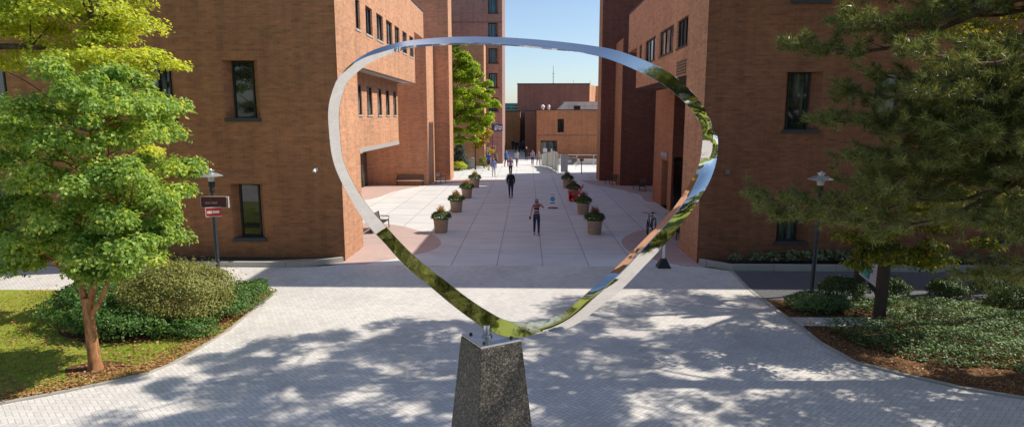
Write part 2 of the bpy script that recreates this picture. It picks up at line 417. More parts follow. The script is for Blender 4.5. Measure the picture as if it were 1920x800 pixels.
def clump_leaves(cen, rad, per, up=.6, shell=.75):
    """leaf positions and normals on flattened clumps: dense at the top and outer skin"""
    P, Nn, T = [], [], []
    for c, r in zip(cen, rad):
        r = np.asarray(r, float) * np.ones(3); d = rnd_dir(per); d[:, 2] = np.where(d[:, 2] < -.25, -d[:, 2] * .6, d[:, 2]); d = norm(d)
        k = rng.uniform(shell, 1.05, (per, 1)) * (1 + .18 * np.sin(d[:, :1] * 7 + c[0] * 9) * np.cos(d[:, 1:2] * 6 + c[1] * 5))
        inner = rng.random((per, 1)) < .25
        k = np.where(inner, k * rng.uniform(.3, .9, (per, 1)), k)
        P.append(c + d * r * k)
        nn = norm(d * (1 - up) + np.array([0, 0, up]) + rng.normal(size=(per, 3)) * .38)
        Nn.append(nn); tt = d + np.array([0, 0, -.45]) + rng.normal(size=(per, 3)) * .4; T.append(tt)
    return np.concatenate(P), np.concatenate(Nn), np.concatenate(T)

# ------------------------------------------------------------------ ground and paving
def sheet(name, poly, z, mat):
    o = MB().add([(x, y, z) for x, y in poly], [tuple(range(len(poly)))]).build(name, mat)
    return struct(o)
def ribbon(name, pts, w, h, z, mat, is_struct=True):
    """a low kerb of rectangular section along a polyline"""
    mb = MB(); n = len(pts); L = []; Rr = []
    for i, p in enumerate(pts):
        a = Vector(pts[max(i - 1, 0)]); b = Vector(pts[min(i + 1, n - 1)]); d = (b - a).normalized(); q = Vector((-d.y, d.x)) * w / 2
        L.append((p[0] + q.x, p[1] + q.y)); Rr.append((p[0] - q.x, p[1] - q.y))
    vs = []
    for i in range(n): vs += [(*L[i], z), (*Rr[i], z), (*Rr[i], z + h), (*L[i], z + h)]
    fs = []
    for i in range(n - 1):
        for k in range(4): fs.append((i * 4 + k, i * 4 + (k + 1) % 4, i * 4 + 4 + (k + 1) % 4, i * 4 + 4 + k))
    fs += [(0, 1, 2, 3), tuple((n - 1) * 4 + k for k in (3, 2, 1, 0))]
    o = mb.add(vs, fs).build(name, mat)
    return struct(o) if is_struct else o

sheet('ground', [(-900, -900), (900, -900), (900, 900), (-900, 900)], -.06, M['lawn'])
LEDGE = [(-8.50, 21.05), (-8.42, 19.0), (-8.30, 16.9), (-8.40, 15.7), (-8.52, 14.6), (-8.78, 13.95), (-9.45, 13.35), (-10.2, 12.78), (-11.0, 12.25), (-13, 11.1), (-17, 9.3), (-24, 6.6), (-46, 2)]
REDGE = [(7.92, 24.42), (7.70, 21.9), (7.68, 20.4), (7.66, 19.0), (7.74, 17.7), (7.70, 16.4), (7.95, 15.0), (8.75, 14.22), (9.55, 13.55), (10.55, 13.03), (14, 11.6), (22, 8.8), (46, 2)]
sheet('plaza_paving', [(-60, 24.62), (-60, 21.05)] + LEDGE + [(-46, -2.6), (46, -2.6)] + REDGE[::-1] + [(6.95, 25.10), (-7.55, 25.10), (-8.85, 24.62)], .0, M['paver'])
sheet('concrete_walkway', [(-18, 25.1), (18, 25.1), (18, 75), (14, 116), (-4, 116), (-3.2, 92), (-5.4, 81), (-9, 77), (-18, 75)], .0, M['concrete'])
sheet('lawn', [(-60, 21.05)] + LEDGE + [(-60, 2)], .004, M['lawn'])
sheet('far_lawn', [(-30, 75.2), (-9, 77.2), (-5.5, 81), (-3.3, 92.2), (-30, 92.2)], .05, M['lawn'])
sheet('lawn_behind', [(-300, -300), (300, -300), (300, -2.62), (-300, -2.62)], .004, M['lawn'])
sheet('asphalt_path', [(7.94, 24.42), (7.71, 21.9), (7.70, 20.45), (60, 20.45), (60, 24.5)], .004, M['asphalt'])
sheet('planting_bed', [(7.70, 20.43), (7.68, 19.0), (7.76, 17.7), (7.72, 16.4), (7.97, 15.0), (8.77, 14.24), (9.57, 13.57), (10.57, 13.05), (14, 11.62), (22, 8.82), (46, 2.02), (60, 2), (60, 20.43)], .008, M['mulch'])
sheet('paving_spur', [(7.72, 18.55), (7.74, 17.75), (10.4, 17.75), (10.4, 18.55)], .02, M['sidewalk'])
sheet('shrub_bed', [(-8.60, 21.0), (-8.56, 19.0), (-8.7, 17.6), (-9.3, 16.5), (-10.3, 16.0), (-11.6, 15.85), (-12.8, 16.5), (-13.6, 17.4), (-13.7, 19.0), (-12.8, 20.3), (-10, 20.9)], .012, M['mulch'])
sheet('tree_mulch_ring', [(-10.21 + .72 * math.cos(a) * (1 + .12 * math.sin(3 * a)), 14.16 + .5 * math.sin(a)) for a in [k * math.pi / 14 for k in range(28)]], .014, M['mulch'])
sheet('planting_strip', [(-60, 24.82), (-8.9, 24.82), (-7.9, 25.6), (-7.9, 25.77), (-60, 25.77)], .16, M['soil'])
sheet('planting_strip', [(60, 24.72), (8.1, 24.72), (7.3, 25.5), (7.3, 25.74), (60, 25.74)], .16, M['soil'])
kerbL = ribbon('kerb', [(-60, 24.72), (-8.95, 24.72), (-7.62, 25.66)], .2, .22, -.02, M['kerb'])
kerbR = ribbon('kerb', [(7.02, 25.58), (8.0, 24.62), (60, 24.62)], .2, .24, -.02, M['kerb'])
ribbon('lawn_edging', [(x - .05, y - .03) for x, y in LEDGE], .1, .05, -.01, M['kerb'])
ribbon('bed_edging', [(x + .05, y) for x, y in REDGE[2:]], .1, .055, -.01, M['kerb'])
ribbon('path_edging', [(x + .02, y) for x, y in REDGE[:3]], .12, .012, 0, M['kerb'])
def smooth_poly(pts, n=6):
    out = []
    for i in range(len(pts) - 1):
        p0, p1, p2, p3 = (Vector(pts[max(0, min(len(pts) - 1, i + k))]) for k in (-1, 0, 1, 2))
        for j in range(n):
            t = j / n
            out.append(tuple(.5 * ((2 * p1) + (p2 - p0) * t + (2 * p0 - 5 * p1 + 4 * p2 - p3) * t * t + (3 * p1 - p0 - 3 * p2 + p3) * t ** 3)))
    return out + [tuple(pts[-1])]
sheet('brick_terrace', smooth_poly([(-8.6, 35.4), (-7.17, 34.7), (-5.6, 32.9), (-4.65, 31.6), (-4.08, 29.7), (-4.2, 28.2), (-4.8, 27.2), (-6.0, 25.9), (-6.6, 25.12)]) + [(-14, 25.12), (-14, 35.4)], .004, M['pink'])
sheet('brick_terrace', smooth_poly([(-14, 43.5), (-11.4, 46.0), (-10.6, 51.0), (-8.9, 55.3), (-6.3, 57.7), (-3.5, 59.3), (-.4, 60.7)]) + [(-7.2, 61.2), (-14, 61.2)], .004, M['pink'])
sheet('brick_terrace', smooth_poly([(8.6, 34.6), (7.4, 34.1), (5.9, 33.3), (4.75, 31.2), (4.45, 29.2), (4.7, 27.6), (5.5, 26.1), (6.4, 25.12)]) + [(14, 25.12), (14, 34.6)], .004, M['pink'])
sheet('brick_terrace', smooth_poly([(14, 43.0), (8.75, 44.6), (8.6, 49.0), (7.2, 53.6), (5.7, 56.6), (5.0, 60.3)]) + [(14, 60.5)], .004, M['pink'])
# broad steps far down the walk
st = MB()
for i, y in enumerate((106.5, 112)): st.box(-3.4, .9, y, y + 1.0, 0.0, .12 + .1 * i)
struct(st.build('far_steps', M['sidewalk']))

# ------------------------------------------------------------------ walls with window openings
def wall(mb, P, u0, u1, z0, z1, holes=()):
    us = sorted({u0, u1, *[h[0] for h in holes], *[h[1] for h in holes]}); zs = sorted({z0, z1, *[h[2] for h in holes], *[h[3] for h in holes]})
    for i in range(len(us) - 1):
        for j in range(len(zs) - 1):
            cu, cz = (us[i] + us[i + 1]) / 2, (zs[j] + zs[j + 1]) / 2
            if any(h[0] < cu < h[1] and h[2] < cz < h[3] for h in holes): continue
            mb.quad(P(us[i], zs[j], 0), P(us[i + 1], zs[j], 0), P(us[i + 1], zs[j + 1], 0), P(us[i], zs[j + 1], 0))
    for (a, b, c, d, ia, ib, ic, idd, dep) in holes:
        o = [(a, c), (b, c), (b, d), (a, d)]; n = [(ia, ic), (ib, ic), (ib, idd), (ia, idd)]
        for k in range(4):
            q = (k + 1) % 4
            mb.quad(P(*o[k], 0), P(*o[q], 0), P(*n[q], dep), P(*n[k], dep))
def hole(ia, ib, ic, idd, l=.24, r=.33, t=0, b=.0, dep=.42):
    return (ia - l, ib + r, ic - b, idd + t, ia, ib, ic, idd, dep)
def pbox(mb, P, u0, u1, z0, z1, d0, d1):
    v = [P(u, z, d) for z in (z0, z1) for d in (d0, d1) for u in (u0, u1)]
    mb.add(v, [(0, 2, 3, 1), (4, 5, 7, 6), (0, 1, 5, 4), (1, 3, 7, 5), (3, 2, 6, 7), (2, 0, 4, 6)])
def window(bld, P, h, glass='glass', mull=(), trans=(), sill='sill', fw=.065, sill_ext=.12, sill_h=.13, sill_out=.06):
    a, b, c, d, dep = h[4], h[5], h[6], h[7], h[8]
    f = MB(); e = .004
    pbox(f, P, a, a + fw, c, d, dep - .07, dep + .02); pbox(f, P, b - fw, b, c, d, dep - .07, dep + .02)
    pbox(f, P, a + fw, b - fw, c, c + fw, dep - .07, dep + .02); pbox(f, P, a + fw, b - fw, d - fw, d, dep - .07, dep + .02)
    for m in mull: pbox(f, P, m - .03, m + .03, c + fw, d - fw, dep - .06, dep + .02)
    for m in trans: pbox(f, P, a + fw, b - fw, m - .025, m + .025, dep - .05, dep + .02)
    fo = f.build('window', M['frame'], bld)
    g = MB().quad(P(a, c, dep - .012), P(b, c, dep - .012), P(b, d, dep - .012), P(a, d, dep - .012))
    g.build('pane', M[glass], fo)
    if sill:
        s = MB(); pbox(s, P, h[0] - sill_ext + .1, h[1] + sill_ext - .1, h[2] - sill_h, h[2] + .012, -sill_out, dep - .075)
        s.build('sill', M[sill], fo)
    return fo

PY = lambda y0: (lambda u, z, d: (u, y0 + d, z))            # wall facing -Y
PXR = lambda x0: (lambda u, z, d: (x0 - d, u, z))           # wall facing +X
PXL = lambda x0: (lambda u, z, d: (x0 + d, u, z))           # wall facing -X
def body(mb, x0, x1, y0, y1, z0, z1, skip=''):
    f = {'b': [(x0, y0, z0), (x1, y0, z0), (x1, y1, z0), (x0, y1, z0)], 't': [(x0, y0, z1), (x1, y0, z1), (x1, y1, z1), (x0, y1, z1)],
         'f': [(x0, y0, z0), (x1, y0, z0), (x1, y0, z1), (x0, y0, z1)], 'k': [(x0, y1, z0), (x1, y1, z0), (x1, y1, z1), (x0, y1, z1)],
         'l': [(x0, y0, z0), (x0, y1, z0), (x0, y1, z1), (x0, y0, z1)], 'r': [(x1, y0, z0), (x1, y1, z0), (x1, y1, z1), (x1, y0, z1)]}
    for k, q in f.items():
        if k not in skip: mb.quad(*q)

# ---- left building
LB = thing('brick_building', 'brown brick building left of the walkway with its sunlit side wall of narrow windows', 'building', (-20, 40, 0))
lh = [hole(x - .43, x + .43, 5.84, 8.11) for x in (-11.47, -14.87, -18.3, -21.7)] + [hole(x - .42, x + .42, .95, 3.2, .2, .3) for x in (-11.53, -14.93, -18.3, -21.8)]
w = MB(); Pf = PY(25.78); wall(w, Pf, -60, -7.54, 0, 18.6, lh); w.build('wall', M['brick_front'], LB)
w = MB(); body(w, -60, -7.543, 25.79, 28.8, 0, 18.6, 'fb'); w.build('wall', M['brick'], LB)
for h in lh: window(LB, Pf, h, 'glass' if h[2] < 4 else 'glass', sill='sill', trans=())
# upper block over the recess
up = [hole(a, b, 9.72, 11.0, .05, .05, 0, 0, .14) for a, b in ((28.95, 29.62), (30.75, 31.95), (32.92, 34.3), (35.15, 36.6), (37.36, 38.6), (39.65, 40.95), (41.95, 43.3))]
Pr = PXR(-7.54)
w = MB(); wall(w, Pr, 28.8, 43.7, 8.1, 13.3, up)
wall(w, Pr, 43.7, 47.6, 11.45, 13.3)
w.quad((-7.54, 43.7, 8.1), (-30, 43.7, 8.1), (-30, 43.7, 11.45), (-7.54, 43.7, 11.45))
w.quad((-7.54, 47.6, 11.45), (-30, 47.6, 11.45), (-30, 47.6, 13.3), (-7.54, 47.6, 13.3))
w.quad((-7.54, 28.8, 13.3), (-40, 28.8, 13.3), (-40, 47.6, 13.3), (-7.54, 47.6, 13.3))
w.quad((-7.54, 43.7, 11.45), (-30, 43.7, 11.45), (-30, 47.6, 11.45), (-7.54, 47.6, 11.45))
w.build('wall', M['brick'], LB)
for h in up: window(LB, Pr, h, 'glass_pale', mull=((h[4] + h[5]) / 2,), sill='lightsill', sill_out=.03, sill_h=.08)
c = MB(); c.box(-7.9, -7.50, 28.8, 47.63, 13.302, 13.40); c.build('coping', M['sill'], LB)
s = MB(); s.quad((-7.56, 28.8, 8.09), (-8.36, 28.8, 8.09), (-8.36, 43.68, 8.09), (-7.56, 43.68, 8.09)); s.build('soffit', M['soffit'], LB)
s = MB(); s.box(-7.6, -7.525, 28.81, 43.72, 8.04, 8.10); s.build('drip_edge', M['sill'], LB)
# second floor set back under it
sf = [hole(a, b, 5.98, 7.48, .04, .04, 0, 0, .10) for a, b in ((31.35, 32.55), (33.65, 34.75), (36.0, 37.0), (38.15, 39.1), (40.2, 41.15))]
P2 = PXR(-8.34)
w = MB(); wall(w, P2, 28.8, 41.6, 4.36, 8.1, sf); w.quad((-8.34, 41.6, 4.36), (-14, 41.6, 4.36), (-14, 41.6, 8.1), (-8.34, 41.6, 8.1)); w.build('wall', M['brick'], LB)
for h in sf: window(LB, P2, h, 'glass_pale', sill='lightsill', sill_out=.05, sill_h=.07)
b = MB(); b.box(-14, -8.325, 28.81, 41.62, 4.14, 4.36); b.build('concrete_band', M['bandstone'], LB)
w = MB(); body(w, -40, -14, 28.8, 55.6, 0, 13.3, 'bfk'); w.build('wall', M['brick'], LB)
d = MB(); d.box(-14.0, -13.93, 53.2, 55.3, 0, 2.85); dd = d.build('door', M['door_dark'], LB)
d = MB(); d.box(-13.93, -13.92, 53.35, 54.2, .15, 2.6); d.box(-13.93, -13.92, 54.3, 55.15, .15, 2.6); d.build('pane', M['glass'], dd)
w = MB(); body(w, -30, -8.64, 55.6, 60, 0, 12.4, 'bl'); w.build('wall', M['brick'], LB)
w = MB(); body(w, -30, -7.25, 60.003, 62.7, 0, 22, 'bl'); w.build('wall', M['brick'], LB)

# ---- right building (the same plan mirrored, its own window bays)
RB = thing('brick_building', 'deep red brick building right of the walkway with its passage side in shade', 'building', (20, 40, 0))
rh = [hole(10.29, 11.14, 5.38, 7.62), hole(13.75, 14.6, 5.38, 7.62), hole(18.35, 19.15, 5.38, 7.62), hole(10.27, 11.03, .9, 2.95), hole(13.75, 14.5, .9, 2.95), hole(18.5, 19.3, .9, 2.95), hole(10.3, 11.2, 10.28, 12.2)]
Pf = PY(25.75)
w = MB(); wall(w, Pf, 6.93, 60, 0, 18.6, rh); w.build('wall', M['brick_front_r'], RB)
w = MB(); body(w, 6.933, 60, 25.76, 28.8, 0, 18.6, 'fb'); w.build('wall', M['brick'], RB)
for h in rh: window(RB, Pf, h, 'glass', sill='sill', trans=((h[6] + 1.05,) if h[6] < 2 else ()))
ru = [hole(a, b, 9.0, 10.25, .05, .05, 0, 0, .14) for a, b in ((28.95, 31.0), (31.75, 35.0), (36.15, 39.2), (40.4, 41.25))]
Pl = PXL(6.93)
w = MB(); wall(w, Pl, 28.8, 42.1, 7.7, 12.75, ru); wall(w, Pl, 42.1, 45.7, 10.25, 12.75)
w.quad((6.93, 42.1, 7.7), (30, 42.1, 7.7), (30, 42.1, 10.25), (6.93, 42.1, 10.25)); w.quad((6.93, 45.7, 10.25), (30, 45.7, 10.25), (30, 45.7, 12.75), (6.93, 45.7, 12.75))
w.quad((6.93, 28.8, 12.75), (40, 28.8, 12.75), (40, 45.7, 12.75), (6.93, 45.7, 12.75)); w.quad((6.93, 42.1, 10.25), (30, 42.1, 10.25), (30, 45.7, 10.25), (6.93, 45.7, 10.25))
w.build('wall', M['brick'], RB)
for h in ru: window(RB, Pl, h, 'glass_pale', mull=[h[4] + (h[5] - h[4]) * k / 3 for k in (1, 2)] if h[5] - h[4] > 1 else (), sill='sill', sill_out=.03, sill_h=.07)
c = MB(); c.box(6.89, 7.3, 28.8, 45.73, 12.752, 12.85); c.build('coping', M['sill'], RB)
s = MB(); s.quad((6.95, 28.8, 7.69), (9.6, 28.8, 7.69), (9.6, 42.08, 7.69), (6.95, 42.08, 7.69)); s.build('soffit', M['soffit_dark'], RB)
v = MB()
for k in range(5): v.box(6.90, 6.925, 28.95, 30.7, 7.78 + k * .13, 7.86 + k * .13)
v.build('louvre', M['frame'], RB)
Pg = PXL(9.0); gh = [(41.2, 43.1, 0.0, 3.1, 41.2, 43.1, 0.0, 3.1, .35)]
w = MB(); wall(w, Pg, 40.2, 46, 0, 7.69, gh)
Pk = PY(40.2); fh = [(9.12, 10.4, 0, 3.4, 9.12, 10.4, 0, 3.4, .5)]
w.quad((9.0, 46, 0), (20, 46, 0), (20, 46, 7.69), (9.0, 46, 7.69)); w.build('wall', M['brick_inner_r'], RB)
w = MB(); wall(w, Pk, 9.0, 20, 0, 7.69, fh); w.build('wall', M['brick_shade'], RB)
d = MB(); d.box(9.33, 9.37, 41.2, 43.1, 0, 3.1); dd = d.build('door', M['brick_grey'], RB)
d = MB(); d.box(9.26, 9.33, 41.5, 41.55, .9, 1.5); d.build('handle', M['steel_plate'], dd)
d = MB(); d.box(9.12, 10.4, 40.66, 40.72, 0, 3.4); dd = d.build('door', M['door_dark'], RB)
d = MB(); d.box(9.2, 9.75, 40.645, 40.655, .2, 3.1); d.box(9.8, 10.35, 40.645, 40.655, .2, 3.1); d.build('pane', M['glass'], dd)
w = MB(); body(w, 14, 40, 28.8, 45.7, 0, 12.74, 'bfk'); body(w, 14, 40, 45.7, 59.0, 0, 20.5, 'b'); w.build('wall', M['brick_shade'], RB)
w = MB(); body(w, 8.0, 30, 55.6, 60, 0, 12.4, 'bf'); w.build('wall', M['brick_inner_r'], RB)
w = MB(); body(w, 6.72, 30, 60.003, 62.7, 0, 22, 'bf'); w.build('wall', M['brick_inner_r'], RB)
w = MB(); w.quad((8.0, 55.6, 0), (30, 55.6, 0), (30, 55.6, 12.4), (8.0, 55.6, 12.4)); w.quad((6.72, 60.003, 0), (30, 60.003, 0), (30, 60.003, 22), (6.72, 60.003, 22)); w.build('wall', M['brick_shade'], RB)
w = MB(); body(w, 9.0, 30, 62.7, 69.8, 0, 12, 'bf'); w.build('wall', M['brick'], RB)

pq = MB(); pq.box(8.95, 8.993, 41.35, 43.6, 3.22, 3.66)
t = tag(pq.build('wall_plaque', plain('plaque_mauve', (.26, .2, .26), .5)), 'small mauve plaque above the doorway in the right passage wall', 'sign')
q = MB(); q.box(8.94, 8.949, 42.75, 43.05, 3.36, 3.56); q.box(8.94, 8.949, 41.55, 42.6, 3.50, 3.55); q.box(8.94, 8.949, 41.55, 42.45, 3.38, 3.42)
q.build('lettering', plain('plaque_white', (.6, .55, .62), .5), t)

# ---- tower beyond the big tree
TW = thing('brick_tower', 'tall brown brick tower with a column of teal windows behind the leafy tree', 'building', (-12, 85, 0))
th = [(-4.95, -3.66, z0, z1, -4.9, -3.95, z0, z1, .5) for z0, z1 in ((18.5, 21), (15.7, 17.4), (12.5, 14.3), (9.5, 11.3), (6.6, 8.3))]
Pt = PY(82)
w = MB(); wall(w, Pt, -28, -3.2, 0, 30, th); body(w, -28, -3.2, 82.01, 92, 0, 30, 'fb'); w.build('wall', M['brick_dark'], TW)
for h in th: window(TW, Pt, h, 'glass_blue', mull=(h[4] + .35, h[4] + .68), sill='sill', fw=.1, sill_h=.1)
w = MB(); body(w, -28, -5.23, 78, 82.0, 0, 14.45, 'bk'); w.build('wall', M['brick'], TW)
w = MB(); w.box(-28, -3.18, 81.97, 81.998, 17.35, 17.5); w.build('string_course', M['brick_grey'], TW)

# ---- far buildings closing the view
FB = thing('brick_hall', 'low orange brick hall with a glazed roof at the end of the walk', 'building', (12, 100, 0))
ch = [(4.2, 5.1, 3.75, 5.6, 4.2, 5.1, 3.75, 5.6, .3), (1.85, 4.15, 0, 2.6, 1.85, 4.15, 0, 2.6, .35)]
Pc = PY(91)
w = MB(); wall(w, Pc, 1.31, 30, 0, 6.78, ch); body(w, 1.31, 30, 91.01, 125, 0, 6.78, 'fb'); w.build('wall', M['brick_far'], FB)
window(FB, Pc, ch[0], 'glass', sill=None, fw=.08)
d = MB(); d.box(1.85, 4.15, 91.28, 91.36, 0, 2.6); dd = d.build('door', M['door_dark'], FB)
d = MB(); d.box(1.95, 2.95, 91.26, 91.27, .3, 2.4); d.box(3.05, 4.05, 91.26, 91.27, .3, 2.4); d.build('pane', M['glass'], dd)
pw = plain('paper_white', (.75, .75, .75))
for bx in ((2.2, 2.75, 91.24, 91.255, .95, 1.5), (3.3, 3.5, 91.24, 91.255, 1.0, 1.45)): d = MB(); d.box(*bx); d.build('notice', pw, dd)
w = MB(); w.box(1.3, 30, 90.96, 91.0, 3.28, 3.40); w.build('string_course', M['brick_grey'], FB)
w = MB(); w.box(1.25, 30, 90.94, 91.3, 6.78, 6.9); w.build('coping', M['sill'], FB)
t = NT('glasshouse_glass'); b_ = t.n('ShaderNodeTexBrick'); t.set(b_.inputs['Vector'], t.mapping(t.pos())); b_.offset = 0
t.bsdf(t.ramp(t.noise(t.pos(), .6, 2), [(.3, (.50, .70, .74)), (.7, (.74, .86, .88))]), .15, 0, .6); M['glasshouse'] = t.m
g = MB(); g.add([(4.2, 93, 6.85), (14, 93, 6.85), (14, 93, 7.95), (5.4, 93, 7.95), (4.2, 99, 6.85), (14, 99, 6.85), (14, 99, 7.95), (5.4, 99, 7.95)], [(0, 1, 2, 3), (3, 2, 6, 7), (0, 3, 7, 4), (4, 5, 6, 7), (1, 5, 6, 2)])
gh_ = g.build('roof_glazing', M['glasshouse'], FB)
g = MB()
for k in range(7): x = 5.9 + k * 1.1; g.box(x - .03, x + .03, 92.96, 92.99, 6.9, 7.95)
g.box(5.4, 14, 92.95, 92.985, 7.42, 7.47); g.box(5.3, 14, 92.93, 99, 7.95, 8.02); g.build('glazing_bar', M['alu'], gh_)
g = MB(); g.box(6.6, 7.5, 92.9, 92.945, 6.9, 7.45); g.build('vent_panel', M['frame'], gh_)
for x, r in ((2.15, .28), (3.0, .2)):
    vt = MB(); vt.lathe([(.16, 0), (.16, .25), (r, .3), (r * .9, .55), (.05, .68)], 12, (x, 92.2, 6.9)); vt.build('roof_vent', plain('vent_white', (.8, .8, .8)), FB, True)
SB = thing('brick_wing', 'narrow dark brick wing set back beside the low orange hall', 'building', (.4, 104, 0))
w = MB(); body(w, -.4, 1.3, 98, 124.9, 0, 6.75, 'b'); w.build('wall', M['brick_grey'], SB)
w = MB(); w.box(-.45, 1.3, 97.95, 98.3, 6.752, 6.85); w.build('coping', M['sill'], SB)
BB = thing('brick_block', 'big windowless brown brick block rising behind the low hall', 'building', (5, 135, 0))
w = MB(); w.prism([(-2, 125.2), (11.83, 125.2), (11.83, 150), (-2, 150)], 0, 12.0); w.build('wall', M['brick_grey'], BB)
w = MB(); w.prism([(11.835, 125.25), (13.6, 131), (24, 131), (24, 150), (11.835, 150)], 0, 11.95); w.build('wall', M['brick'], BB)
w = MB(); w.box(-2.05, 11.9, 125.1, 125.6, 12.003, 12.2); w.build('coping', M['sill'], BB)
RW = thing('brick_range', 'long brown brick range closing the far end of the walk on the left', 'building', (-12, 118, 0))
w = MB(); body(w, -30, -1.35, 116, 124, 0, 6.8, 'b'); w.build('wall', M['brick_far'], RW)
w = MB(); w.box(-30, -1.33, 115.9, 116.2, 6.802, 6.95); w.build('coping', M['sill'], RW)
OF = thing('office_block', 'distant blue glass office block just right of the tower', 'building', (-9, 185, 0))
w = MB(); body(w, -30, -1.5, 180, 190, 0, 9.6, 'b'); w.build('wall', M['glass_blue'], OF)
w = MB()
for k in range(4): w.box(-30, -1.48, 179.9, 179.99, 6.8 + k * .85, 6.95 + k * .85)
w.build('floor_band', plain('office_band', (.25, .3, .36)), OF)
an = MB(); an.tube([(4.9, 126.5, 12.0), (4.9, 126.5, 15.6)], [.06, .03], 6); an.bar((4.6, 126.5, 14.1), (5.2, 126.5, 14.1), .05); an.bar((4.75, 126.5, 13.5), (5.05, 126.5, 13.5), .05); an.tube([(4.9, 126.5, 12.0), (4.9, 126.5, 12.3)], .12, 8)
for x in (8.8, 12.0): an.tube([(x, 126.5, 12.0), (x, 126.5, 12.9)], [.03, .02], 5)
tag(an.build('antenna', M['black']), 'thin roof antenna mast standing on the far brown brick block', 'antenna')

# small fittings on the front walls
cam = thing('security_camera', 'white security camera on the left brick front near its corner', 'camera', (-8.55, 25.78, 3.78))
k = MB(); k.box(-8.6, -8.5, 25.70, 25.775, 3.74, 3.86); k.build('bracket', plain('camera_white', (.75, .75, .74), .4), cam)
k = MB(); k.tube([(-8.55, 25.7, 3.84), (-8.55, 25.45, 3.80)], .035, 8); k.sphere((-8.55, 25.46, 3.74), .075, 10, 7); k.build('housing', plain('camera_housing', (.8, .8, .78), .35), cam, True)
k = MB(); k.sphere((-8.55, 25.43, 3.70), .045, 8, 6); k.build('lens', M['black'], cam, True)
jb = MB(); jb.box(7.9, 8.06, 25.66, 25.745, 3.65, 3.83); jb.box(7.93, 8.03, 25.64, 25.66, 3.68, 3.80)
tag(jb.build('wall_box', plain('box_grey', (.22, .17, .15))), 'small grey junction box on the right brick front', 'junction box')

# ------------------------------------------------------------------ the steel ring on its granite plinth
RING =  [[[-1.377,8.498,3.64],[-1.213,8.502,3.768],[-1.318,8.65,3.665]],[[-1.676,8.499,3.878],[-1.487,8.501,3.983],[-1.609,8.65,3.896]],[[-1.919,8.501,4.178],[-1.763,8.499,4.271],[-1.873,8.65,4.195]],[[-2.087,8.497,4.355],[-1.923,8.493,4.462],[-2.04,8.645,4.382]],[[-2.215,8.428,4.552],[-2.053,8.425,4.64],[-2.171,8.576,4.573]],[[-2.313,8.346,4.779],[-2.17,8.351,4.829],[-2.282,8.498,4.784]],[[-2.406,8.26,5.001],[-2.255,8.275,5.027],[-2.373,8.418,4.998]],[[-2.494,8.12,5.357],[-2.357,8.143,5.356],[-2.471,8.282,5.346]],[[-2.472,7.978,5.697],[-2.335,8.002,5.697],[-2.449,8.14,5.693]],[[-2.437,7.847,5.996],[-2.298,7.872,5.996],[-2.413,8.01,5.998]],[[-2.31,7.727,6.269],[-2.184,7.76,6.233],[-2.291,7.894,6.258]],[[-2.189,7.669,6.402],[-2.114,7.708,6.33],[-2.212,7.729,6.412]],[[-1.958,7.631,6.563],[-1.888,7.669,6.499],[-1.992,7.691,6.58]],[[-1.75,7.633,6.629],[-1.721,7.667,6.577],[-1.78,7.693,6.689]],[[-1.517,7.731,6.705],[-1.509,7.781,6.67],[-1.542,7.769,6.764]],[[-1.335,7.927,6.756],[-1.338,7.977,6.73],[-1.355,7.973,6.823]],[[-0.864,8.223,6.806],[-0.87,8.273,6.792],[-0.869,8.277,6.896]],[[-0.203,8.39,6.809],[-0.204,8.44,6.795],[-0.204,8.45,6.901]],[[0.472,8.466,6.743],[0.475,8.516,6.728],[0.481,8.534,6.853]],[[0.869,8.47,6.669],[0.897,8.65,6.746],[0.894,8.53,6.795]],[[1.119,8.486,6.597],[1.163,8.65,6.682],[1.167,8.514,6.739]],[[1.536,8.493,6.423],[1.61,8.65,6.511],[1.628,8.507,6.577]],[[1.823,8.493,6.254],[1.916,8.65,6.329],[1.944,8.507,6.389]],[[2.066,8.499,6.05],[2.178,8.65,6.094],[2.214,8.501,6.132]],[[2.224,8.516,5.859],[2.334,8.65,5.879],[2.362,8.484,5.9]],[[2.292,8.536,5.714],[2.466,8.514,5.721],[2.403,8.464,5.722]],[[2.293,8.547,5.532],[2.499,8.503,5.549],[2.411,8.453,5.564]],[[2.309,8.682,5.27],[2.475,8.448,5.308],[2.386,8.552,5.308]],[[2.211,8.675,5.055],[2.4,8.455,5.049],[2.276,8.545,5.068]],[[2.098,8.759,4.804],[2.279,8.481,4.804],[2.099,8.519,4.784]],[[1.894,8.739,4.533],[2.106,8.501,4.521],[1.906,8.499,4.542]],[[1.596,8.731,4.22],[1.851,8.509,4.183],[1.611,8.491,4.208]],[[1.26,8.728,3.856],[1.569,8.512,3.871],[1.327,8.488,3.876]],[[0.91,8.518,3.619],[1.289,8.512,3.555],[1.074,8.488,3.621]],[[0.638,8.512,3.354],[0.971,8.538,3.281],[0.818,8.488,3.356]],[[0.442,8.512,3.216],[0.681,8.538,3.049],[0.588,8.488,3.156]],[[0.2,8.514,3.129],[0.313,8.536,2.938],[0.296,8.486,3.002]],[[-0.073,8.518,3.103],[-0.051,8.65,2.943],[-0.028,8.482,2.885]],[[-0.294,8.518,3.132],[-0.314,8.65,2.96],[-0.323,8.482,2.89]],[[-0.486,8.511,3.232],[-0.562,8.65,3.079],[-0.619,8.489,3.024]],[[-0.778,8.504,3.423],[-0.875,8.65,3.298],[-0.942,8.496,3.264]],[[-0.996,8.502,3.596],[-1.097,8.65,3.478],[-1.16,8.498,3.445]]]
SC = thing('ring_sculpture', 'polished steel ring sculpture on a speckled granite plinth in the middle of the plaza', 'sculpture', (-.56, 8.53, 0))
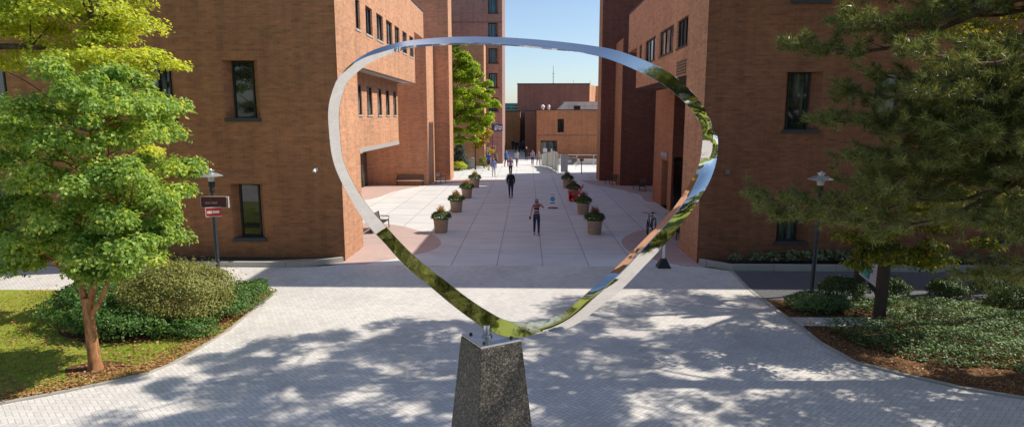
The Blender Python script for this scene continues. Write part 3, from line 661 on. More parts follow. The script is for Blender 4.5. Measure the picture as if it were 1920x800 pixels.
def build_ring():
    N = len(RING); sub = 6
    tr = [[Vector(q) for q in s] for s in RING]
    fw = {2: 0, 0: 1, 1: 2}; bw = {v: k for k, v in fw.items()}   # S->P, P->Q, Q->S when the loop closes
    def g(k, e):
        while k >= N: k -= N; e = fw[e]
        while k < 0: k += N; e = bw[e]
        return tr[k][e]
    pts = []
    for k in range(N):
        for j in range(sub):
            t = j / sub; row = []
            for e in range(3):
                p0, p1, p2, p3 = g(k - 1, e), g(k, e), g(k + 1, e), g(k + 2, e)
                row.append(.5 * ((2 * p1) + (p2 - p0) * t + (2 * p0 - 5 * p1 + 4 * p2 - p3) * t * t + (3 * p1 - p0 - 3 * p2 + p3) * t ** 3))
            pts.append(row)
    n = len(pts)
    # light smoothing along the loop keeps the faces fair
    def gp(i, e):
        if i >= n: return pts[i - n][fw[e]]
        if i < 0: return pts[i + n][bw[e]]
        return pts[i][e]
    for it in range(9):
        pts = [[(gp(i - 1, e) + gp(i, e) * 2 + gp(i + 1, e)) / 4 for e in range(3)] for i in range(n)]
    mb = MB(); vs = []; fs = []
    per = 12                                     # four points on each of three flat faces, edges eased
    for row in pts:
        for e in range(3):
            a, b = row[e], row[(e + 1) % 3]; pr = row[(e + 2) % 3]
            for f in (.045, .35, .65, .955): vs.append(a.lerp(b, f))
    def idx(i, k):
        if i >= n:
            e, f = divmod(k, 4); return (i - n) * per + fw[e] * 4 + f
        return i * per + k
    for i in range(n):
        for k in range(per):
            fs.append((idx(i, k), idx(i, (k + 1) % per), idx(i + 1, (k + 1) % per), idx(i + 1, k)))
    o = mb.add(vs, fs).build('ring', M['steel'], SC)
    me = o.data; me.polygons.foreach_set('use_smooth', [True] * len(me.polygons))
    try: me.set_sharp_from_angle(angle=R(24))
    except Exception: pass
    bm = bmesh.new(); bm.from_mesh(me); bmesh.ops.recalc_face_normals(bm, faces=bm.faces); bm.to_mesh(me); bm.free()
build_ring()
th_ = R(31); cx, cy = -.59 + .09, 8.12 + .415
ca, sa = math.cos(th_), math.sin(th_)
def sq(a): return [(cx + (u * ca - v * sa) * a / 2, cy + (u * sa + v * ca) * a / 2) for u, v in ((-1, -1), (1, -1), (1, 1), (-1, 1))]
pl = MB(); lo, hi = sq(1.13), sq(.63); 
pl.add([(*p, 0) for p in lo] + [(*p, 2.85) for p in hi], [(3, 2, 1, 0), (4, 5, 6, 7)] + [(k, (k + 1) % 4, 4 + (k + 1) % 4, 4 + k) for k in range(4)])
pl.build('plinth', M['granite'], SC, bevel=.012)
bp = MB(); bp.prism(sq(.615), 2.853, 2.885); plate = bp.build('base_plate', M['steel_plate'], SC, bevel=.006)
rust = plain('bolt_rust', (.05, .035, .028), .7)
for u, v in ((-.36, -.36), (.36, -.36), (.36, .36), (-.36, .36)):
    x, y = cx + (u * ca - v * sa) * .58, cy + (u * sa + v * ca) * .58
    bt = MB(); bt.tube([(x, y, 2.887), (x, y, 2.903)], .026, 6); bt.tube([(x, y, 2.903), (x, y, 2.912)], .014, 8); bt.build('bolt', rust, plate)
stm = MB(); stm.lathe([(.075, 0), (.075, .02), (.05, .035), (.055, .13), (.06, .17)], 16, (-.555, 8.53, 2.887)); stm.build('stem', M['steel_plate'], SC, True)

# ------------------------------------------------------------------ lamps
def lamp(label, loc, h=4.02, pole='bluepole', group='front lamps'):
    L = thing('street_lamp', label, 'street lamp', loc)
    p = MB(); p.lathe([(.11, 0), (.11, .12), (.075, .16), (.07, .3), (.062, h - .82)], 14, (loc[0], loc[1], 0)); p.build('pole', M[pole], L, True)
    p = MB(); p.lathe([(.062, h - .82), (.09, h - .80), (.095, h - .72), (.075, h - .66), (.11, h - .60), (.115, h - .44), (.10, h - .42)], 14, (loc[0], loc[1], 0)); p.build('collar', M['black'], L, True)
    t = M.get('lampglass')
    if not t:
        q = NT('lamp_glass'); q.bsdf(q.ramp(q.noise(q.pos(), 6, 2), [(.3, (.55, .50, .42)), (.7, (.75, .72, .66))]), .12, 0, .6); t = M['lampglass'] = q.m
    g = MB(); g.lathe([(.10, h - .42), (.13, h - .22), (.12, h - .2)], 14, (loc[0], loc[1], 0)); g.build('globe', t, L, True)
    d = MB(); d.lathe([(.12, h - .2), (.40, h - .235), (.41, h - .22), (.22, h - .13), (.09, h - .10), (.08, h - .05), (.13, h - .04), (.13, h - .01), (.06, h + .0), (.03, h + .04)], 24, (loc[0], loc[1], 0)); d.build('lamp_shade', M['alu'], L, True)
    return L
lamp('dark lamp post with a wide silver shade and red signs beside the round shrub', (-11.42, 22.8, 0))
lamp('dark lamp post with a wide silver shade behind the pine branch on the right', (9.54, 21.0, 0), 4.12)
lamp('distant thin lamp post in front of the blue spruce', (-5.88, 72.3, 0), 3.8, 'black')
def text(body_, size, mat, parent, loc, rot, name='lettering', align='CENTER'):
    cu = bpy.data.curves.new(name, 'FONT'); cu.body = body_; cu.size = size; cu.align_x = align; cu.align_y = 'CENTER'; cu.extrude = .002
    o = bpy.data.objects.new(name, cu); C.objects.link(o)
    dg = bpy.context.evaluated_depsgraph_get(); me = bpy.data.meshes.new_from_object(o.evaluated_get(dg))
    bpy.data.objects.remove(o); me.materials.clear(); me.materials.append(mat)
    o = bpy.data.objects.new(name, me); C.objects.link(o)
    if parent: o.parent = parent
    o.location = loc; o.rotation_euler = rot
    return o
white = plain('sign_white', (.86, .86, .86), .5, var=.04)
s1 = thing('direction_sign', 'long maroon name sign on the left lamp post, above the red sign', 'sign', (-11.40, 22.70, 2.86))
q = MB(); q.box(-11.78, -10.86, 22.66, 22.70, 2.68, 3.05); q.build('panel', plain('sign_maroon', (.10, .018, .018), .5), s1)
q = MB(); q.box(-11.8, -10.84, 22.645, 22.705, 3.052, 3.075); q.box(-11.8, -10.84, 22.645, 22.705, 2.655, 2.678); q.box(-10.858, -10.838, 22.645, 22.705, 2.678, 3.052); q.box(-11.80, -11.782, 22.645, 22.705, 2.678, 3.052); q.build('rim', plain('sign_rim', (.5, .42, .38), .5), s1)
q = MB(); q.box(-10.80, -10.78, 22.63, 22.72, 2.66, 3.07); q.build('end_cap', plain('sign_cap', (.5, .42, .38), .5), s1)
text('tion Hall', .13, plain('sign_letter', (.55, .47, .42), .5), s1, (-.02, -.045, -.02), (R(90), 0, 0))
s2 = thing('direction_sign', 'small bright red sign with a white band, angled on the left lamp post', 'sign', (-11.36, 22.66, 2.52), R(24))
q = MB(); q.box(-.24, .26, -.13, -.10, -.15, .15); q.build('panel', plain('sign_red', (.70, .045, .03), .45, var=.05), s2, local=True)
q = MB(); q.box(-.25, .27, -.137, -.098, .152, .17); q.box(-.25, .27, -.137, -.098, -.17, -.152); q.box(-.262, -.242, -.137, -.098, -.15, .15); q.build('rim', white, s2, local=True)
for bx in ((-.21, -.05, -.137, -.131, -.05, .04), (-.02, .20, -.137, -.131, -.045, .045)): q = MB(); q.box(*bx); q.build('lettering', white, s2, local=True)
q = MB(); q.box(-.30, -.262, -.12, .12, -.15, .15); q.build('side_panel', plain('sign_red_dark', (.55, .05, .03), .5), s2, local=True)

# campus map on two posts
mp = thing('map_sign', 'map board in green, blue and white between two thick brown posts in the bed', 'sign', (10.5, 19.35, 0))
brown = plain('post_brown', (.052, .036, .030), .7, var=.25)
for x, y in ((10.72, 20.35), (10.33, 18.32)):
    q = MB(); q.box(x - .14, x + .14, y - .10, y + .10, 0, 2.15); q.build('post', brown, mp, bevel=.012)
a, b_ = Vector((10.70, 20.24, 0)), Vector((10.35, 18.43, 0)); dv = (b_ - a); nn = Vector((-1, .19, 0)).normalized()
def onmap(u, z, o=0): p = a + dv * u + nn * (.06 + o); return (p.x, p.y, z)
q = MB(); q.add([onmap(0, .93), onmap(1, .93), onmap(1, 1.95), onmap(0, 1.95), onmap(0, .93, -.06), onmap(1, .93, -.06), onmap(1, 1.95, -.06), onmap(0, 1.95, -.06)], [(0, 1, 2, 3), (7, 6, 5, 4), (0, 4, 5, 1), (1, 5, 6, 2), (2, 6, 7, 3), (3, 7, 4, 0)])
pn = q.build('panel', plain('map_white', (.66, .62, .62), .4, var=.05), mp)
def mapq(name, pts, col, o):
    q = MB().add([onmap(u, z, o) for u, z in pts], [tuple(range(len(pts)))]); q.build(name, plain(name, col, .4, var=.1), pn)
mapq('map_green', [(.05, 1.0), (.46, 1.0), (.66, 1.9), (.05, 1.9)], (.07, .36, .24), .003)
mapq('map_blue', [(.46, 1.0), (.53, 1.0), (.74, 1.9), (.66, 1.9)], (.05, .13, .50), .004)
mapq('map_paths', [(.28, 1.35), (.36, 1.3), (.42, 1.5), (.52, 1.55), (.54, 1.75), (.4, 1.72), (.3, 1.6)], (.5, .5, .48), .005)
mapq('map_key', [(.10, 1.04), (.38, 1.04), (.38, 1.055), (.10, 1.055)], (.7, .7, .68), .005)
for k, (u, z) in enumerate(((.14, 1.5), (.2, 1.62), (.14, 1.3), (.24, 1.74))): mapq('map_building', [(u, z), (u + .05, z + .01), (u + .055, z + .07), (u + .005, z + .06)], (.03, .10, .11), .006)
for k in range(6): mapq('map_lettering', [(.72, 1.08 + k * .1), (.94 - .05 * (k % 2), 1.08 + k * .1), (.94 - .05 * (k % 2), 1.095 + k * .1), (.72, 1.095 + k * .1)], (.25, .25, .3), .004)
mapq('map_marker', [(.66, 1.2), (.685, 1.2), (.70, 1.38), (.68, 1.38)], (.65, .18, .16), .005)

# ------------------------------------------------------------------ planters
def planter(label, loc, plume, group, s=1., seed=0):
    r = np.random.default_rng(seed + 50)
    P = thing('planter', label, 'planter', loc, 0, group)
    q = MB(); q.lathe([(.315 * s, 0), (.33 * s, .02), (.385 * s, .60), (.405 * s, .62), (.405 * s, .70), (.37 * s, .70), (.36 * s, .62)], 28, loc)
    t = M.get('pot')
    if not t: t = M['pot'] = plain('pot_tan', (.42, .315, .22), .75, var=.1)
    pot = q.build('pot', t, P, True)
    q = MB(); q.lathe([(.36 * s, .60), (.01, .64)], 20, loc); q.build('soil', M['soil'], pot)
    n = 1500; d = r.normal(size=(n, 3)); d /= np.linalg.norm(d, axis=1, keepdims=True); d[:, 2] = np.where(d[:, 2] < -.35, -d[:, 2], d[:, 2])
    lump = 1 + .1 * np.sin(d[:, 0] * 8 + seed) * np.cos(d[:, 1] * 7)
    p = np.array(loc) + np.array([0, 0, .83]) + d * np.array([.52, .52, .27]) * s * (lump * r.uniform(.8, 1.04, n))[:, None]
    V, F = leaf_arrays(p, d + r.normal(size=(n, 3)) * .5, r.normal(size=(n, 3)), r.uniform(.06, .10, n), r.uniform(.04, .06, n))
    np_mesh('foliage', V, F, M['mum'], P)
    n = 130; a = r.uniform(0, 6.28, n); k = r.uniform(.02, .24, n) * s; hh = r.uniform(.25, .58, n) * (1 - .8 * k)
    base = np.array(loc) + np.stack([np.cos(a) * k * .4, np.sin(a) * k * .4, np.full(n, .98)], 1); tip = base + np.stack([np.cos(a) * k, np.sin(a) * k, hh], 1)
    V, F = leaf_arrays((base + tip) / 2, r.normal(size=(n, 3)), tip - base, np.linalg.norm(tip - base, axis=1), r.uniform(.02, .05, n))
    np_mesh('plume', V, F, M[plume], P)
    return P
ys = (32.55, 39.75, 46.8, 54.0)
for y, l, k in zip(ys, ('nearest planter of the left row, with spiky orange grass above the green mound', 'second planter of the left row, fuzzy orange flowers on top', 'third planter of the left row, behind the two larger ones', 'farthest planter of the left row, by the sunlit paving'), range(4)):
    planter(l, (-4.46, y, 0), 'plume_or', 'tan planters along the walk', .98 + .03 * k, k)
for y, l, k in zip((32.35, 39.1, 46.6, 53.9), ('nearest planter of the right row, dull reddish grass above the green mound', 'second planter of the right row, with a bright red plume', 'third planter of the right row, hidden behind the red chair', 'farthest planter of the right row, beyond the red chair'), range(4)):
    planter(l, (3.44 if k < 2 else 3.36, y, 0), 'plume', 'tan planters along the walk', 1.0, k + 9)

# red slatted garden chair turned to the left
ac = thing('garden_chair', 'bright red slatted garden chair turned left between the right planters', 'chair', (3.4, 45.3, 0))
red = plain('chair_red', (.62, .022, .02), .4, var=.06)
def plank(mb, x0, z0, x1, z1, y0, y1, t=.025):
    d = Vector((x1 - x0, 0, z1 - z0)); L = d.length; d.normalize(); n_ = Vector((-d.z, 0, d.x))
    mb.obox(((x0 + x1) / 2, (y0 + y1) / 2, (z0 + z1) / 2), (d, (0, 1, 0), n_), (L / 2, (y1 - y0) / 2, t / 2))
q = MB()
for k in range(6): y = 45.3 - .33 + k * .112; plank(q, 3.50, .30, 3.95, 1.22 - .05 * abs(k - 2.5) ** 1.2 * .8, y, y + .108)
q.build('backrest', red, ac)
q = MB()
for k in range(6): x = 2.98 + k * .1; plank(q, x, .42 - .028 * k, x + .096, .42 - .028 * (k + .88), 44.97, 45.63)
q.build('seat', red, ac)
for y in (44.92, 45.64):
    q = MB(); plank(q, 2.86, .62, 3.72, .60, y - .07, y + .09, .03); q.build('armrest', red, ac)
    q = MB(); q.box(2.97, 3.12, y - .01, y + .03, 0, .60); q.build('leg', red, ac)
    q = MB(); plank(q, 2.96, .36, 3.95, .04, y - .01, y + .03, .24); q.build('side_rail', red, ac)
q = MB(); q.box(2.95, 2.975, 44.95, 45.66, .04, .41); q.build('front_board', red, ac)

# ------------------------------------------------------------------ benches
def bench(label, loc, rotz, slat, seatm=None, L=1.9, name='bench', cat='bench', group=None):
    B = thing(name, label, cat, loc, rotz, group); hl = L / 2
    for sx in (-1, 1):
        q = MB(); x = sx * (hl - .05)
        q.tube([(x, .26, 0), (x, .22, .45), (x, .30, .92)], .025, 8); q.tube([(x, -.26, 0), (x, -.24, .44), (x, -.27, .64), (x, .20, .66)], .025, 8); q.bar((x, -.25, .42), (x, .24, .40), .04); q.build('frame', M['black'], B, local=True)
    q = MB()
    for k in range(7): q.box(-hl + .02, hl - .02, -.27 + k * .072, -.27 + k * .072 + .055, .435, .46)
    q.build('seat', seatm or slat, B, local=True)
    q = MB()
    for k in range(6):
        z = .52 + k * .068; y = .225 + (z - .45) * .17; q.box(-hl + .02, hl - .02, y, y + .022, z, z + .052)
    q.build('backrest', slat, B, local=True)
    return B
wood = plain('bench_wood', (.16, .105, .085), .65, var=.2); woodl = plain('bench_seat', (.55, .50, .44), .6, var=.1); wooddk = plain('bench_dark', (.055, .035, .028), .6)
bench('long slatted bench against the shaded brick wall of the left recess', (-10.2, 55.15, 0), 0, wood, woodl, 2.35)
bench('short pale-seated bench beside the left brick fin, turned toward the walk', (-7.75, 57.0, 0), R(68), woodl, woodl, .95)
bench('dark slatted bench on the pink paving beside the left corner pier', (-7.75, 33.0, 0), R(88), wooddk, wooddk, 1.9)
bench('small black bench at the foot of the far right brick fin', (7.35, 56.4, 0), R(-60), M['black'], M['black'], 1.1)
bench('black bench in the dark recess left of the plaque doorway', (9.1, 52.0, 0), R(-80), M['black'], M['black'], 1.5)
bench('black bench behind the steel ring beside the right corner pier', (7.45, 31.4, 0), R(-88), M['black'], M['black'], 1.6)

# ------------------------------------------------------------------ bicycle leaning by the right pier
bk = thing('bicycle', 'black bicycle parked on the pink paving behind the right side of the ring', 'bicycle', (6.35, 32.6, 0), R(62))
tyre = plain('tyre', (.012, .012, .013), .8); 
def wheel(x, steer=0):
    q = MB(); n = 28; r = .34; rr = .028
    cs, sn = math.cos(steer), math.sin(steer)
    pts = [(x + r * math.cos(2 * math.pi * k / n) * cs, r * math.cos(2 * math.pi * k / n) * sn, .37 + r * math.sin(2 * math.pi * k / n)) for k in range(n + 1)]
    q.tube(pts, rr, 8, False); w_ = q.build('wheel', tyre, bk, True, local=True)
    q = MB()
    for k in range(14):
        a_ = 2 * math.pi * k / 14; q.tube([(x, 0, .37), (x + .33 * math.cos(a_) * cs, .33 * math.cos(a_) * sn, .37 + .33 * math.sin(a_))], .0025, 4)
    q.tube([(x - .05 * sn, -.05 * cs, .37), (x + .05 * sn, .05 * cs, .37)], .022, 8); q.build('spokes', M['steel_plate'], w_, local=True)
wheel(-.52, R(12)); wheel(.54)
q = MB()
q.tube([(-.36, 0, .86), (.0, 0, .32)], .022, 8); q.tube([(-.35, 0, .90), (.20, 0, .90)], .02, 8); q.tube([(.0, 0, .32), (.22, 0, .98)], .02, 8)
q.tube([(.0, .04, .32), (.54, .06, .37)], .012, 6); q.tube([(.0, -.04, .32), (.54, -.06, .37)], .012, 6); q.tube([(.2, .02, .90), (.54, .06, .37)], .011, 6); q.tube([(.2, -.02, .90), (.54, -.06, .37)], .011, 6); q.tube([(-.34, 0, .84), (-.375, 0, 1.0)], .024, 8)
q.build('frame', M['black'], bk, True, local=True)
q = MB(); q.tube([(-.37, .0, .82), (-.40, .06, .72), (-.52, .06, .37)], .016, 6); q.tube([(-.37, .0, .82), (-.40, -.06, .72), (-.52, -.06, .37)], .016, 6); q.build('fork', M['black'], bk, True, local=True)
q = MB(); q.tube([(-.375, 0, .99), (-.44, 0, 1.06), (-.40, .12, 1.09), (-.34, .34, 1.10)], .015, 8); q.tube([(-.44, 0, 1.06), (-.40, -.12, 1.09), (-.34, -.34, 1.10)], .015, 8); q.build('handlebar', M['black'], bk, True, local=True)
q = MB(); q.sphere((.24, 0, 1.03), (.14, .07, .035), 12, 6); q.build('saddle', M['black'], bk, True, local=True)
q = MB(); q.lathe([(.09, -.006), (.09, .006)], 20, (0, 0, 0)); 
q.v = [(x, z - .05, y + .32) for x, y, z in q.v]; q.bar((0, -.06, .32), (.12, -.08, .20), .02); q.bar((0, .05, .32), (-.12, .08, .44), .02); q.bar((.10, -.17, .195), (.14, -.07, .195), .05, .02); q.build('crank', M['black'], bk, local=True)

# white post with a black weighted foot, sandwich board
po = thing('stanchion', 'white pole on a black pyramid base beside the right corner pier', 'post', (5.42, 25.0, 0))
q = MB(); q.add([(5.42 + x * .27, 25.0 + y * .27, 0) for x, y in ((-1, -1), (1, -1), (1, 1), (-1, 1))] + [(5.42 + x * .10, 25.0 + y * .10, .36) for x, y in ((-1, -1), (1, -1), (1, 1), (-1, 1))], [(3, 2, 1, 0), (4, 5, 6, 7)] + [(k, (k + 1) % 4, 4 + (k + 1) % 4, 4 + k) for k in range(4)]); q.build('base', M['black'], po, bevel=.02)
q = MB(); q.tube([(5.42, 25.0, .36), (5.42, 25.0, 1.45)], .05, 12); q.build('pole', white, po, True)
sg = thing('sandwich_board', 'white sandwich board with a blue disc standing on the walk behind the woman', 'sign', (1.65, 41.6, 0))
q = MB(); q.add([(1.40, 41.5, .12), (1.90, 41.5, .12), (1.90, 41.72, 1.02), (1.40, 41.72, 1.02), (1.40, 41.53, .12), (1.90, 41.53, .12), (1.90, 41.75, 1.02), (1.40, 41.75, 1.02)], [(0, 1, 2, 3), (7, 6, 5, 4), (0, 4, 5, 1), (1, 5, 6, 2), (2, 6, 7, 3), (3, 7, 4, 0)])
pn = q.build('panel', white, sg)
q = MB(); q.add([(1.40, 42.05, .02), (1.90, 42.05, .02), (1.90, 41.77, 1.0), (1.40, 41.77, 1.0), (1.40, 42.08, .02), (1.90, 42.08, .02), (1.90, 41.80, 1.0), (1.40, 41.80, 1.0)], [(0, 1, 2, 3), (7, 6, 5, 4), (0, 4, 5, 1), (1, 5, 6, 2), (2, 6, 7, 3), (3, 7, 4, 0)]); q.build('rear_panel', white, sg)
q = MB(); q.box(1.34, 1.98, 41.4, 41.56, 0, .05); q.build('foot', M['black'], sg)
def onb(x, z): return (1.65 + x, 41.5 + (z - .12) * .2444 - .006, z)
q = MB().add([onb(.155 * math.cos(k * math.pi / 14), .60 + .16 * math.sin(k * math.pi / 14)) for k in range(28)], [tuple(range(28))]); q.build('disc', plain('disc_blue', (.02, .36, .74), .4, var=.04), pn)
ink = plain('board_ink', (.03, .03, .09), .5); q = MB()
for x in (-.13, -.05, .03, .11): q.quad(onb(x - .035, .86), onb(x + .02, .86), onb(x + .035, .91), onb(x - .01, .91))
q.quad(onb(-.17, .31), onb(.15, .31), onb(.15, .37), onb(-.17, .37)); q.build('lettering', ink, pn)
q = MB(); q.v = []
for x in (-.06, .05): q.quad(*[(p[0], p[1] - .004, p[2]) for p in (onb(x - .035, .57), onb(x + .035, .57), onb(x + .03, .62), onb(x - .03, .62))])
q.build('symbol', plain('disc_pale', (.25, .62, .8), .5), pn)

# far fence of pale panels, railing and banner board
fn = thing('panel_fence', 'run of pale translucent barrier panels standing on the far walk', 'fence', (2.6, 74, 0))
t = NT('pale_panel'); t.bsdf(t.ramp(t.noise(t.mapping(t.pos(), (9, 9, .4)), 1.5, 2), [(.35, (.46, .54, .50)), (.65, (.72, .77, .74))]), .35, 0, .5); pale = t.m
fp = [(1.58, 78.1, 1.35), (1.98, 77.4, 1.55), (2.32, 76.6, 1.68), (2.62, 75.4, 1.8), (2.86, 73.6, 2.0), (2.96, 72.0, 2.1), (3.08, 70.3, 2.08), (3.3, 68.5, 2.0)]
for i in range(len(fp) - 1):
    a_, b2 = Vector(fp[i]), Vector(fp[i + 1]); q = MB(); off = .1 if i % 2 else -.1
    q.add([(a_.x - off, a_.y, .05), (b2.x + off, b2.y, .05), (b2.x + off, b2.y, b2.z), (a_.x - off, a_.y, a_.z), (a_.x - off + .03, a_.y, .05), (b2.x + off + .03, b2.y, .05), (b2.x + off + .03, b2.y, b2.z), (a_.x - off + .03, a_.y, a_.z)], [(0, 1, 2, 3), (7, 6, 5, 4), (0, 4, 5, 1), (1, 5, 6, 2), (2, 6, 7, 3), (3, 7, 4, 0)])
    q.build('panel', pale, fn)
for x, y, z in fp: q = MB(); q.tube([(x, y, 0), (x, y, z + .05)], .035, 6); q.build('post', M['alu'], fn)
q = MB(); q.box(3.55, 4.3, 68.45, 68.49, .06, 1.95); q.build('panel', pale, fn)
rl = thing('railing', 'thin grey handrail on posts in front of the far orange hall', 'railing', (7, 76, 0))
q = MB(); q.tube([(3.9, 78, 1.37), (14, 76.5, 1.37)], .03, 6); q.tube([(3.9, 78, .75), (14, 76.5, .75)], .02, 6); q.build('rail', M['alu'], rl)
for k in range(6): x = 3.95 + k * 2; q = MB(); q.tube([(x, 78 - .149 * (x - 3.9), 0), (x, 78 - .149 * (x - 3.9), 1.37)], .03, 6); q.build('post', M['alu'], rl)
lw = MB(); lw.box(3.6, 14, 80.2, 80.6, 0, .62); lw.box(3.55, 14, 80.15, 80.65, .62, .70)
tag(lw.build('low_wall', M['bandstone']), 'low grey wall behind the handrail at the far right', 'wall')
bd = thing('notice_board', 'grey framed banner board on legs before the far handrail', 'sign', (4.9, 73, 0))
q = MB(); q.box(4.2, 5.62, 72.98, 73.02, .50, 1.30); pn = q.build('panel', plain('board_grey', (.10, .10, .115), .5), bd)
q = MB(); q.box(4.15, 4.2, 72.96, 73.04, .45, 1.35); q.box(5.62, 5.67, 72.96, 73.04, .45, 1.35); q.box(4.2, 5.62, 72.96, 73.04, 1.302, 1.35); q.build('frame', M['alu'], bd)
q = MB(); q.box(4.5, 5.0, 72.965, 72.979, .75, 1.12); q.build('picture', plain('board_photo', (.3, .3, .31), .5), pn)
q = MB(); q.add([(5.1, 72.965, .52), (5.6, 72.965, .52), (5.6, 72.965, .95)], [(0, 1, 2)]); q.build('corner_mark', plain('board_pale', (.5, .5, .52), .5), pn)
for x in (4.3, 5.5): q = MB(); q.tube([(x, 73, 0), (x, 73, .5)], .03, 6); q.build('leg', M['alu'], bd)
bl = thing('bollard', 'slim dark post standing right of the banner board', 'post', (5.66, 67.2, 0))
q = MB(); q.lathe([(.05, 0), (.045, 1.25), (.03, 1.34)], 10, (5.66, 67.2, 0)); q.build('shaft', M['black'], bl, True)
q = MB(); q.box(5.45, 5.87, 67.15, 67.19, 1.34, 1.56); q.build('plate', plain('plate_green', (.04, .12, .09), .5), bl)
# stair with pale rails, brick pier, banner by the tower
sr = thing('outdoor_stair', 'pale outdoor stair with open rails at the foot of the tower', 'stairs', (-5.3, 79, 0))
q = MB()
for k in range(7): q.box(-6.0, -4.7, 78.4 + k * .32, 78.4 + (k + 1) * .32 - .003, 0, .5 + k * .2)
q.build('steps', M['kerb'], sr)
q = MB()
for z in (.9, 1.15, 1.4, 1.65, 1.9, 2.12): q.box(-6.02, -4.68, 78.3, 78.36, z, z + .09)
q.build('rail', white, sr)
for x in (-6.06, -4.68): q = MB(); q.box(x, x + .08, 78.28, 78.38, 0, 2.25); q.build('post', white, sr)
pr = MB(); pr.box(-4.55, -3.9, 77.6, 78.0, 0, 2.3); pr.box(-4.6, -3.85, 77.55, 78.05, 2.3, 2.42)
tag(pr.build('brick_pier', M['brick']), 'short sunlit brick pier right of the outdoor stair', 'pier')
bn = thing('banner', 'purple and white banner flag on a slim pole before the tower', 'banner', (-4.2, 77.2, 0))
q = MB(); q.tube([(-4.2, 77.2, 0), (-4.2, 77.2, 5.1)], .05, 8); q.tube([(-4.2, 77.2, 5.02), (-2.95, 77.2, 5.02)], .03, 6); q.build('pole', plain('pole_purple', (.1, .06, .22), .5), bn, True)
q = MB(); q.quad((-4.15, 77.2, 4.12), (-2.98, 77.2, 4.2), (-2.98, 77.2, 5.0), (-4.15, 77.2, 5.0)); fl = q.build('flag', plain('flag_purple', (.14, .09, .34), .6), bn)
q = MB()
for x, z, w_, h_ in ((-3.95, 4.3, .25, .4), (-3.6, 4.4, .12, .42), (-3.4, 4.35, .22, .2), (-3.42, 4.65, .3, .16), (-3.9, 4.8, .35, .1), (-3.12, 4.45, .08, .3)): q.box(x, x + w_, 77.18, 77.197, z, z + h_)
q.build('lettering', white, fl)
gw = MB(); gw.add([(-7.3, 74.0, 0), (-6.0, 74.0, 0), (-6.0, 74.0, 1.2), (-6.5, 74.0, 1.25), (-7.3, 74.0, .75), (-7.3, 74.4, 0), (-6.0, 74.4, 0), (-6.0, 74.4, 1.2), (-6.5, 74.4, 1.25), (-7.3, 74.4, .75)], [(0, 1, 2, 3, 4), (9, 8, 7, 6, 5), (0, 5, 6, 1), (1, 6, 7, 2), (2, 7, 8, 3), (3, 8, 9, 4), (4, 9, 5, 0)])
tag(gw.build('garden_wall', M['lightsill']), 'short pale sloping garden wall beside the blue spruce', 'wall')

# ------------------------------------------------------------------ people
SK = {}
def skinmat(): 
    if 's' not in SK: SK['s'] = plain('skin', (.50, .30, .21), .55, var=.06)
    return SK['s']
def cloth(name, col):
    if name not in SK: SK[name] = plain(name, col, .85, var=.18, scale=14)
    return SK[name]
def skin_obj(name, nodes, edges, roots, mat, parent, sub=1):
    me = bpy.data.meshes.new(name); me.from_pydata([n[:3] for n in nodes], edges, []); me.update()
    o = bpy.data.objects.new(name, me); C.objects.link(o)
    md = o.modifiers.new('skin', 'SKIN'); md.use_smooth_shade = True
    if sub: s = o.modifiers.new('sub', 'SUBSURF'); s.levels = sub; s.render_levels = sub
    d = me.skin_vertices[0].data
    for i, n in enumerate(nodes): d[i].radius = (n[3], n[4] if len(n) > 4 else n[3])
    for r in roots: d[r].use_root = True
    dg = bpy.context.evaluated_depsgraph_get(); dg.update()
    m2 = bpy.data.meshes.new_from_object(o.evaluated_get(dg)); bpy.data.objects.remove(o); bpy.data.meshes.remove(me)
    m2.name = name; m2.materials.clear(); m2.materials.append(mat)
    m2.polygons.foreach_set('use_smooth', [True] * len(m2.polygons))
    o = bpy.data.objects.new(name, m2); C.objects.link(o); o.parent = parent
    return o
